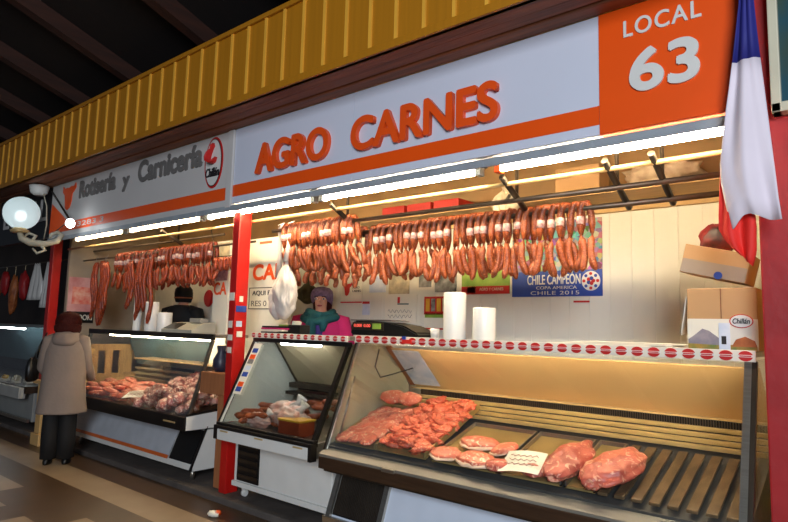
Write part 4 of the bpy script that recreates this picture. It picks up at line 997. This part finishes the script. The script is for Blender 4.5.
# ------------------------------------------------------------------ flag
def make_flag():
    t = thing('national_flag', (-.45, 2.98, 1.9), 'blue white and red flag hanging in front of the dark red post', 'flag')
    # outline: rows of (z, xl, xr)
    rows = [(3.225, -.452, -.408), (3.02, -.457, -.398), (2.88, -.475, -.392), (2.745, -.493, -.384), (2.64, -.508, -.376), (2.5, -.530, -.366), (2.38, -.545, -.357), (2.28, -.557, -.349), (2.19, -.556, -.342), (2.11, -.540, -.336), (2.02, -.520, -.326)]
    N = 24
    def P(i, u):
        z, xl, xr = rows[i]
        x = xl + (xr - xl) * u
        k = i / (len(rows) - 1)
        y = 2.985 + .016 * math.sin(u * 7 + k * 2) * (.4 + k) + .006 * math.sin(u * 15 - k * 4)
        zz = z
        if i >= 8:   # ragged lower edge: low in the middle, corner at the right
            zz = z - (i - 8) * (.022 * max(0, 1 - abs(u - .02) * 4) - .012 * max(0, 1 - abs(u - .4) * 3) + .008 * u)
        return Vector((x, y, zz))
    def sheet(name, i0, i1, m):
        b = MB(); g = [[b.bm.verts.new(P(i, u / N)) for u in range(N + 1)] for i in range(i0, i1 + 1)]
        for r in range(len(g) - 1):
            for u in range(N):
                f = b.bm.faces.new((g[r][u], g[r][u + 1], g[r + 1][u + 1], g[r + 1][u])); f.smooth = True
        o = b.build(name, m, t)
        md = o.modifiers.new('thickness', 'SOLIDIFY'); md.thickness = .004
        return o
    sheet('blue_field', 0, 3, blue2); sheet('white_field', 3, 10, flag_white)
    # red field folded behind the white one, showing at the lower left and below
    b = MB(); n = 16; g = []
    rr = [(2.27, -.562, -.50), (2.15, -.570, -.46), (2.05, -.577, -.43), (1.985, -.578, -.428), (1.94, -.555, -.432), (1.90, -.525, -.440), (1.87, -.495, -.450)]
    for i, (z, xl, xr) in enumerate(rr):
        g.append([b.bm.verts.new((xl + (xr - xl) * u / n, 3.018 + .014 * math.sin(u * .7 + i * .4), z + (-.06 * u / n if i > 3 else 0))) for u in range(n + 1)])
    for r in range(len(g) - 1):
        for u in range(n): 
            f = b.bm.faces.new((g[r][u], g[r][u + 1], g[r + 1][u + 1], g[r + 1][u])); f.smooth = True
    o = b.build('red_field', flag_red, t); md = o.modifiers.new('thickness', 'SOLIDIFY'); md.thickness = .004
make_flag()
# framed picture on the red post
t = thing('framed_picture', (-.15, 3.1, 2.5), 'large cream framed picture on the red post at the right edge', 'picture')
b = MB(); x0, x1, z0, z1 = -.362, .02, 2.515, 3.2
for q in ((x0, x0 + .04, z0, z1), (x1 - .04, x1, z0, z1), (x0, x1, z0, z0 + .045), (x0, x1, z1 - .04, z1)): b.box(q[0], q[1], 3.10, 3.178, q[2], q[3], bev=.005)
b.build('frame', mat('cream_frame', (.80, .78, .68), .5, var=.1), t)
b = MB(); b.box(x0 + .03, x1 - .03, 3.125, 3.15, z0 + .03, z1 - .03); b.build('picture', mat('teal_picture', (.14, .30, .36), .25, scale=3, c2=(.25, .30, .22)), t)

# ------------------------------------------------------------------ globe lamp and spot
iron = mat('pale_iron', (.76, .73, .64), .5, var=.25)
t = thing('globe_lamp', (-8.32, 2.72, 2.4), 'large round globe lamp on a scrolled bracket at the left', 'lamp')
b = MB(); bmesh.ops.create_uvsphere(b.bm, u_segments=32, v_segments=20, radius=.205)
for v in b.bm.verts: v.co += Vector((-8.30, 2.70, 2.80))
for f in b.bm.faces: f.smooth = True
b.build('globe', globe_m, t)
b = MB(); b.blob((-8.29, 2.69, 2.76), .065, .065, .075, 0, 0, 1, 3); b.build('bulb', emis('globe_bulb', (.9, 1, 1), 4.5), t)
b = MB(); b.lathe([(.10, 0), (.11, .03), (.075, .05), (.07, .06)], (-8.30, 2.70, 2.55), 20); b.build('globe_seat', brass, t)
b = MB()
sc = [(-8.30, 2.70, 2.56), (-8.28, 2.72, 2.48), (-8.20, 2.80, 2.43), (-8.08, 2.92, 2.42), (-7.98, 3.02, 2.46), (-7.96, 3.06, 2.54), (-8.02, 3.04, 2.58), (-8.07, 2.98, 2.55), (-8.04, 2.96, 2.50)]
b.tube(sc, [.035, .04, .045, .04, .035, .03, .026, .022, .018], 8)
b.tube([(-8.12, 2.88, 2.42), (-8.06, 2.92, 2.34), (-8.14, 2.86, 2.30), (-8.18, 2.82, 2.36)], [.026, .022, .018, .012], 7)
b.tube([(-8.20, 2.80, 2.43), (-8.17, 2.84, 2.52), (-8.23, 2.78, 2.55), (-8.26, 2.75, 2.51)], [.025, .022, .018, .015], 7)
b.tube([(-8.02, 3.0, 2.46), (-8.1, 3.09, 2.50)], .035, 8)
b.build('scroll_bracket', iron, t)
t = thing('spot_lamp', (-7.6, 2.95, 2.6), 'small bare spot bulb on a thin arm in front of the sign', 'lamp')
b = MB(); b.tube([(-8.42, 3.07, 3.16), (-7.40, 2.92, 2.66)], .012, 8); b.tube([(-8.3, 3.09, 2.60), (-7.40, 2.92, 2.66)], .007, 6); b.build('arm', dark_steel, t)
b = MB(); b.blob((-7.36, 2.91, 2.615), .05, .05, .055, 0, 0, 1, 3); b.build('bulb', bulb_m, t)
t = thing('ceiling_fitting', (-8.52, 2.95, 3.1), 'small white bell shaped fitting above the globe lamp', 'lamp')
b = MB(); b.lathe([(.06, 0), (.10, .03), (.12, .12), (.10, .13), (.03, .135)], (-8.52, 2.95, 3.10), 20); b.build('shade', white, t)
b = MB(); b.tube([(-8.45, 2.98, 3.12), (-8.36, 3.0, 2.95), (-8.36, 3.02, 2.7), (-8.44, 3.03, 2.52)], .008, 6); b.build('cable', iron, t)

# ------------------------------------------------------------------ far left stall
t = thing('display_case', (-9.9, 3.5, .05), 'grey display case of the neighbouring stall at the far left edge', 'display case')
fx0, fx1 = -12.4, -8.66
b = MB(); b.box(fx0, fx1, 3.16, 3.95, .15, .52, bev=.005); b.build('base', mat('grey_base', (.55, .56, .55), .5), t)
b = MB(); b.box(fx0, fx1, 2.98, 3.06, .46, .60, bev=.006); b.build('front_rail', mat('grey_rail', (.66, .66, .64), .4), t)
b = MB(); b.box(fx0, fx1, 3.04, 3.95, .52, .61); b.build('deck', dark_steel, t)
b = MB(); slab(b, thick((3.04, .61), (3.24, 1.37), -.006), fx0, fx1); b.build('front_glass', glass, t)
b = MB(); b.box(fx0, fx1, 3.22, 3.6, 1.37, 1.40, bev=.004); b.build('top_shelf', mat('grey_top', (.40, .42, .42), .3), t)
b = MB(); slab(b, thick((3.92, .8), (3.62, 1.37), -.01), fx0, fx1); b.build('back_glass', MC['blue_back_glass'], t)
b = MB(); b.tube([(-10.9, 3.34, 1.34), (-9.7, 3.34, 1.34)], .012, 8); b.build('lamp_tube', tube_cool, t)
b = MB(); b.box(fx0, fx1, 3.10, 3.13, .15, .19); b.build('kick_rail', steel, t)
for i in range(9):
    x = -10.1 + .14 * i; y = 3.14 + .1 * (i % 3)
    t = thing('food_tray', (x, y, .611), 'small white tray of yellow cheese in the neighbouring case', 'tray', 'cheese trays in the far left case')
    b = MB(); b.box(x - .06, x + .06, y - .045, y + .045, .611, .64, bev=.006); b.build('tray', paper, t)
    b = MB(); b.box(x - .045, x + .045, y - .03, y + .03, .64, .665, bev=.008); b.build('cheese', yellow if i % 2 else photo_beige, t)
def apron(x, y, z, wx, h, label):
    b = MB(); n = 14; g = []
    for i in range(10):
        k = i / 9; ww = wx * (.45 + .55 * min(1, k * 1.8))
        g.append([b.bm.verts.new((x + ww * (u / n - .5), y + .04 * math.sin(u * 1.3 + k * 2) * (.3 + k), z - h * k)) for u in range(n + 1)])
    for r in range(9):
        for u in range(n): b.bm.faces.new((g[r][u], g[r][u + 1], g[r + 1][u + 1], g[r + 1][u])).smooth = True
    o = b.build('hanging_apron', plastic_white); tag(o, label, 'apron'); md = o.modifiers.new('thickness', 'SOLIDIFY'); md.thickness = .006
apron(-11.02, 3.9, 2.42, .55, .62, 'white apron hanging in the neighbouring stall left of the red post')
apron(-10.55, 3.9, 2.42, .3, .75, 'narrow white cloth hanging beside the apron in the neighbouring stall')
for i, (x, z, h, m) in enumerate(((-12.0, 2.25, .7, brown_hill), (-11.55, 2.3, .5, dred), (-12.9, 2.3, .5, brown_hill), (-12.45, 2.35, .45, dred))):
    b = MB(); b.blob((x, 3.9, z - h / 2), .11, .07, h / 2, i, .25); o = b.build('hanging_ham', m); b = MB(); b.tube([(x, 3.9, z - .02), (x, 3.9, 2.43)], .006, 6); b.build('string', tie_m, o); tag(o, ('long brown ham hanging in the neighbouring stall', 'dark red ham hanging next to the white apron', 'brown ham at the far left edge of the neighbouring stall', 'dark red ham between the two brown ones')[i], 'ham')
b = MB(); b.tube([(-13.4, 3.9, 2.42), (-8.462, 3.9, 2.42)], .014, 8); tag(b.build('steel_pipe', pipe_m), 'hanging rail at the back of the neighbouring stall', 'pipe')
t = thing('work_lamp', (-9.6, 4.2, 2.2), 'tiny hanging lamp shining in the neighbouring stall', 'lamp')
b = MB(); b.lathe([(.10, 0), (.07, .05), (.02, .07)], (-9.6, 4.0, 2.43), 16); b.build('shade', dark_steel, t)
b = MB(); b.blob((-9.6, 4.0, 2.425), .03, .03, .03, 0, 0, 1, 2); b.build('bulb', emis('small_bulb', (.8, .9, 1), 160), t)
b = MB(); b.tube([(-9.6, 4.0, 2.49), (-9.6, 4.0, 3.25)], .004, 5); b.build('cord', black, t)
# pale wooden stand by the customer
t = thing('wooden_pedestal', (-7.88, 3.0, 0), 'pale wooden pedestal leg on the floor left of the customer', 'stand')
b = MB(); b.box(-8.0, -7.76, 2.92, 3.08, 0, .14, bev=.012); b.build('foot_block', pale_wood, t)
b = MB(); b.box(-7.95, -7.81, 2.94, 3.06, .14, .72, bev=.008); b.build('leg', pale_wood, t)
b = MB(); b.box(-8.02, -7.74, 2.90, 3.08, .72, .76, bev=.008); b.build('top', pale_wood, t)
# litter
t = thing('litter', (-4.12, 2.86, 0), 'crumpled orange and white wrapper on the dark floor', 'wrapper', None, .4, True)
b = MB(); b.blob((0, 0, .025), .05, .028, .024, 4, .5, 3); b.build('wrapper', paper, t)
b = MB(); b.blob((.035, .01, .035), .026, .024, .020, 6, .5, 3); b.build('orange_end', orange, t)

# ------------------------------------------------------------------ people
def skin_figure(name, J, bones, root, m, parent, sub=2):
    idx = {k: i for i, k in enumerate(J)}
    me = bpy.data.meshes.new(name); me.from_pydata([J[k][0] for k in J], [(idx[a], idx[c]) for a, c in bones], [])
    o = bpy.data.objects.new(name, me); COL.objects.link(o); o.parent = parent; ORI[o.name] = Vector((0, 0, 0))
    md = o.modifiers.new('skin', 'SKIN'); md.use_smooth_shade = True
    for k in J:
        sv = me.skin_vertices[0].data[idx[k]]; r = J[k][1]
        sv.radius = r if isinstance(r, tuple) else (r, r)
        sv.use_root = (k == root)
    s = o.modifiers.new('sub', 'SUBSURF'); s.levels = sub; s.render_levels = sub
    me.materials.append(m)
    return o
def hand(J, B, wrist, side, d, palm, curl=.5, pre=''):
    """five finger chains from a palm; d = pointing direction, palm = palm normal"""
    d = Vector(d).normalized(); pn = Vector(palm).normalized(); sd = d.cross(pn).normalized() * side
    W = Vector(wrist); c = W + d * .05
    J[pre + 'palm'] = (c, (.030, .016)); B.append((pre + 'wrist', pre + 'palm'))
    for i, ln in enumerate((.068, .078, .072, .056)):
        base = c + d * .035 + sd * (.027 - .018 * i); p1 = base + (d - pn * -curl * .3).normalized() * ln * .45; p2 = p1 + (d + pn * curl).normalized() * ln * .4
        for q, (nm, p, r) in enumerate((('a', base, .009), ('b', p1, .0085), ('c', p2, .007))):
            J[pre + f'f{i}{nm}'] = (p, r); B.append((pre + 'palm' if q == 0 else pre + f'f{i}{"abc"[q-1]}', pre + f'f{i}{nm}'))
    th = c - d * .025 + sd * .035; th2 = th + (d * .6 + sd * .8).normalized() * .035; th3 = th2 + (d + pn * .4).normalized() * .028
    for nm, p, r, par in (('ta', th, .012, 'palm'), ('tb', th2, .010, 'ta'), ('tc', th3, .008, 'tb')):
        J[pre + nm] = (p, r); B.append((pre + par, pre + nm))
def ell(cx, cy, z, rx, ry, n=28, fold=0, ph=0, tilt=0):
    return [(cx + rx * math.cos(2 * PI * k / n) * (1 + fold * math.sin(5 * 2 * PI * k / n + ph)), cy + ry * math.sin(2 * PI * k / n) * (1 + fold * math.sin(5 * 2 * PI * k / n + ph)), z + tilt * math.sin(2 * PI * k / n)) for k in range(n)]
def face_features(parent, hc, r, skinm):
    """hc = head centre, faces -Y in local space"""
    ew = mat('eye_white', (.85, .82, .80), .4); ed = mat('eye_dark', (.10, .06, .05), .3); lip = mat('lips', (.62, .20, .22), .45)
    for s in (-1, 1):
        b = MB(); b.blob((hc[0] + s * .034, hc[1] - r * .86, hc[2] + .008), .015, .010, .009, 0, 0, 1, 2, 0); b.blob((hc[0] + s * .034, hc[1] - r * .86 - .007, hc[2] + .008), .007, .006, .0075, 0, 0, 1, 2, 1)
        b.build('eye', [ew, ed], parent)
        b = MB(); b.tube([(hc[0] + s * .016, hc[1] - r * .93, hc[2] + .030), (hc[0] + s * .036, hc[1] - r * .92, hc[2] + .035), (hc[0] + s * .054, hc[1] - r * .80, hc[2] + .028)], .0045, 6); b.build('eyebrow', ed, parent)
    b = MB(); b.blob((hc[0], hc[1] - r * .90, hc[2] - .058), .024, .011, .009, 0, 0, 1, 2); b.build('mouth', lip, parent)

# customer: faces local +Y, rz turns her towards the counter end
cu = thing('person', (-6.76, 2.74, 0), 'customer seen from behind in a beige hooded coat at the left display case', 'person', None, math.radians(58), True)
J = {'pelvis': ((0, 0, .86), (.13, .10)), 'waist': ((0, .01, 1.0), (.125, .095)), 'chest': ((0, .015, 1.18), (.14, .10)), 'upper': ((0, .02, 1.28), (.10, .08)), 'neck': ((0, .04, 1.36), .05), 'jaw': ((0, .075, 1.42), (.062, .07)), 'head': ((0, .075, 1.475), (.075, .088)), 'crown': ((0, .06, 1.53), (.055, .065)),
     'nose': ((0, .165, 1.455), .012), 'noseb': ((0, .14, 1.46), .02)}
B = [('pelvis', 'waist'), ('waist', 'chest'), ('chest', 'upper'), ('upper', 'neck'), ('neck', 'jaw'), ('jaw', 'head'), ('head', 'crown'), ('head', 'noseb'), ('noseb', 'nose')]
for s, n in ((-1, 'l'), (1, 'r')):
    J[n + 'hip'] = ((s * .09, 0, .80), .088); J[n + 'knee'] = ((s * .095, .015, .46), .058); J[n + 'calf'] = ((s * .095, -.01, .30), .052); J[n + 'ank'] = ((s * .10, -.02, .09), .038); J[n + 'toe'] = ((s * .115, .12, .035), .032)
    B += [('pelvis', n + 'hip'), (n + 'hip', n + 'knee'), (n + 'knee', n + 'calf'), (n + 'calf', n + 'ank'), (n + 'ank', n + 'toe')]
    J[n + 'sh'] = ((s * .175, .01, 1.26), .058)
    B.append(('upper', n + 'sh'))
J['relb'] = ((.24, .06, 1.0), .045); J['rwrist'] = ((.27, .24, .88), .03)
J['lelb'] = ((-.24, .02, .99), .045); J['lwrist'] = ((-.20, .20, .90), .03)
B += [('rsh', 'relb'), ('relb', 'rwrist'), ('lsh', 'lelb'), ('lelb', 'lwrist')]
hand(J, B, J['rwrist'][0], 1, (.15, .9, -.35), (0, -.3, -1), .5, 'r'); hand(J, B, J['lwrist'][0], -1, (.3, .9, -.2), (0, -.3, -1), .7, 'l')
skin_figure('body', J, B, 'pelvis', skin, cu)
b = MB()
for s in (-1, 1):
    b.rings([[(s * .09 + q[0] - s * .09, q[1], q[2]) for q in ell(s * .092, y, z, rx, ry, 20, .03, z * 9)] for z, rx, ry, y in ((.06, .098, .11, 0), (.3, .100, .11, 0), (.5, .10, .105, .01), (.7, .10, .11, .0), (.88, .10, .12, 0))])
b.build('trousers', trouser, cu)
for s in (-1, 1):
    b = MB(); b.rings([ell(s * .105, .045, z, rx, ry, 20) for z, rx, ry in ((0, .048, .13), (.02, .052, .135), (.05, .05, .125), (.08, .045, .08), (.11, .046, .06))]); b.build('shoe', black, cu)
b = MB()
b.rings([ell(0, cy, z, rx, ry, 36, f, 1.0) for z, rx, ry, cy, f in ((.52, .285, .215, 0, .035), (.54, .285, .215, 0, .035), (.65, .268, .20, 0, .03), (.85, .252, .185, .005, .02), (1.02, .245, .172, .01, .012), (1.15, .238, .16, .01, .008), (1.24, .222, .142, .012, 0), (1.30, .185, .12, .018, 0), (1.345, .12, .10, .025, 0), (1.37, .09, .088, .03, 0))])
b.build('coat', coat_m, cu)
for s, el, wr in ((1, 'relb', 'rwrist'), (-1, 'lelb', 'lwrist')):
    b = MB(); sh = Vector((s * .185, .01, 1.265)); e = Vector(J[el][0]); wv = Vector(J[wr][0])
    b.tube([sh - Vector((s * .05, 0, -.01)), sh, sh.lerp(e, .5), e, e.lerp(wv, .5), wv, wv + (wv - e).normalized() * .015], [.075, .088, .080, .074, .068, .060, .058], 14); b.build('sleeve', coat_m, cu)
b = MB(); b.rings([ell(0, -.015 + .0 * z, z, rx, ry, 28, .03, 2, tl) for z, rx, ry, tl in ((1.25, .16, .14, .03), (1.30, .165, .15, .035), (1.355, .13, .125, .02), (1.375, .09, .09, .01))]); b.build('hood', coat_m, cu)
b = MB(); b.blob((0, .040, 1.462), .150, .135, .118, 8, .12, 3, 4); b.blob((0, .0, 1.400), .158, .115, .085, 9, .16, 3, 3); b.build('hair', hair_m, cu)
cu.scale = (.84, .88, 1)
# shoulder bag
bg = thing('shoulder_bag', (-6.74, 2.78, 0), 'black shoulder bag hanging at the left side of the customer', 'bag', None, math.radians(58), True)
b = MB(); b.rings([ell(-.35, .03, z, rx, ry, 24, .03) for z, rx, ry in ((.84, .03, .10), (.86, .05, .15), (.98, .055, .155), (1.06, .04, .13), (1.09, .015, .10))]); b.build('bag_body', black, bg)
b = MB(); b.tube([(-.32, -.08, 1.08), (-.29, -.03, 1.20), (-.235, .0, 1.345), (-.30, .06, 1.22), (-.33, .11, 1.08)], .009, 6); b.build('strap', black, bg)

def seller(loc, rz, zf, label, jacket, headm, female):
    p = thing('person', loc, label, 'person', None, rz, True)
    J = {'pelvis': ((0, 0, .95), (.12, .09)), 'waist': ((0, 0, 1.08), (.12, .09)), 'chest': ((0, 0, 1.28), (.14, .10)), 'upper': ((0, 0, 1.38), (.10, .08)), 'neck': ((0, -.01, 1.46), .048), 'jaw': ((0, -.03, 1.525), (.056, .060)), 'head': ((0, -.02, 1.585), (.074, .088)), 'crown': ((0, -.01, 1.645), (.055, .065)),
         'noseb': ((0, -.095, 1.572), .018), 'nose': ((0, -.122, 1.560), .011)}
    B = [('pelvis', 'waist'), ('waist', 'chest'), ('chest', 'upper'), ('upper', 'neck'), ('neck', 'jaw'), ('jaw', 'head'), ('head', 'crown'), ('head', 'noseb'), ('noseb', 'nose')]
    for s, n in ((-1, 'l'), (1, 'r')):
        J[n + 'hip'] = ((s * .09, 0, .88), .085); J[n + 'knee'] = ((s * .09, -.01, .48), .056); J[n + 'ank'] = ((s * .09, .01, .08), .038); J[n + 'toe'] = ((s * .10, -.12, .035), .032)
        J[n + 'sh'] = ((s * .18, 0, 1.37), .056); J[n + 'elb'] = ((s * .25, -.02, 1.10), .044); J[n + 'wrist'] = ((s * .17, -.20, .98), .029)
        B += [('pelvis', n + 'hip'), (n + 'hip', n + 'knee'), (n + 'knee', n + 'ank'), (n + 'ank', n + 'toe'), ('upper', n + 'sh'), (n + 'sh', n + 'elb'), (n + 'elb', n + 'wrist')]
        hand(J, B, J[n + 'wrist'][0], -s, (-s * .2, -.9, -.2), (0, .2, -1), .5, n)
    skin_figure('body', J, B, 'pelvis', skin, p)
    b = MB(); b.rings([ell(0, cy, z, rx, ry, 32, f, 1) for z, rx, ry, cy, f in ((.80, .23, .17, 0, .02), (.95, .225, .165, 0, .02), (1.1, .215, .155, 0, .02), (1.25, .225, .155, 0, .01), (1.35, .215, .135, 0, 0), (1.42, .16, .11, 0, 0), (1.455, .09, .085, 0, 0))]); b.build('jacket', jacket, p)
    for s, n in ((-1, 'l'), (1, 'r')):
        b = MB(); sh = Vector(J[n + 'sh'][0]); e = Vector(J[n + 'elb'][0]); wv = Vector(J[n + 'wrist'][0])
        b.tube([sh - Vector((s * .06, 0, -.01)), sh, sh.lerp(e, .5), e, e.lerp(wv, .5), wv], [.07, .086, .078, .072, .062, .052], 14); b.build('sleeve', jacket, p)
    b = MB()
    for s in (-1, 1): b.rings([ell(s * .092, 0, z, rx, ry, 18) for z, rx, ry in ((.06, .07, .08), (.3, .075, .085), (.6, .09, .10), (.92, .10, .115))])
    b.build('trousers', trouser, p)
    for s in (-1, 1):
        b = MB(); b.rings([ell(s * .098, -.045, z, rx, ry, 18) for z, rx, ry in ((0, .045, .12), (.02, .048, .125), (.05, .046, .115), (.09, .042, .07))]); b.build('shoe', black, p)
    return p, J
sw, J = seller((-4.43, 4.22, .16), math.radians(36), .2, 'saleswoman in a pink jacket teal scarf and purple hat behind the middle case', pink, purple, True)
face_features(sw, (0, -.02, 1.580), .088, skin)
sw.scale = (1.14, 1.08, 1.01)
b = MB(); b.rings([ell(0, -.115, z, rx, ry, 18) for z, rx, ry in ((.9, .075, .062), (1.1, .072, .058), (1.3, .06, .05), (1.42, .04, .04))]); b.build('inner_top', navy, sw)
b = MB()
for k, (z, R0, r0) in enumerate(((1.415, .108, .038), (1.445, .092, .034), (1.385, .125, .038))):
    pts = [(R0 * math.cos(a) * 1.15, R0 * math.sin(a) - .02 - .01 * k, z + .02 * math.sin(a * 2 + k)) for a in [2 * PI * i / 24 for i in range(25)]]; b.tube(pts, r0, 10)
b.tube([(-.05, -.13, 1.42), (-.06, -.165, 1.33), (-.05, -.17, 1.22), (-.045, -.165, 1.12)], [.045, .045, .04, .02], 10); b.tube([(.04, -.13, 1.42), (.05, -.16, 1.35), (.045, -.165, 1.27)], [.04, .04, .02], 10)
b.build('scarf', teal, sw)
b = MB(); b.rings([ell(0, .008, z, rx, ry, 28, .02, z * 30, tl) for z, rx, ry, tl in ((1.555, .092, .102, -.062), (1.59, .100, .112, -.050), (1.635, .102, .114, -.03), (1.675, .090, .102, -.012), (1.705, .06, .07, 0), (1.715, .02, .025, 0))]); b.build('knit_hat', purple, sw)
b = MB(); b.rings([ell(0, .045, z, rx, ry, 24, .03) for z, rx, ry in ((1.46, .080, .065), (1.52, .086, .070), (1.58, .088, .074), (1.62, .084, .078))]); b.build('hair', hair_m, sw)
jk = mat('black_jacket', (.035, .035, .045), .8)
mn, J = seller((-6.97, 4.20, .2), math.radians(200), .2, 'seller in a black jacket and cap turned away in the left stall', jk, black, False)
b = MB(); b.rings([ell(0, -.005, z, rx, ry, 28) for z, rx, ry in ((1.49, .080, .085), (1.54, .092, .100), (1.60, .094, .106), (1.65, .088, .10), (1.69, .06, .07), (1.70, .02, .02))]); b.build('cap', jk, mn)
b = MB(); b.rings([ell(0, -.004, z, rx, ry, 28) for z, rx, ry in ((1.535, .096, .104), (1.55, .097, .106))]); o = b.build('cap_band', brown_hill, mn); o['label'] = 'rust coloured band'
face_features(mn, (0, -.02, 1.580), .088, skin)
mn.scale = (1.15, 1.15, 1.04)
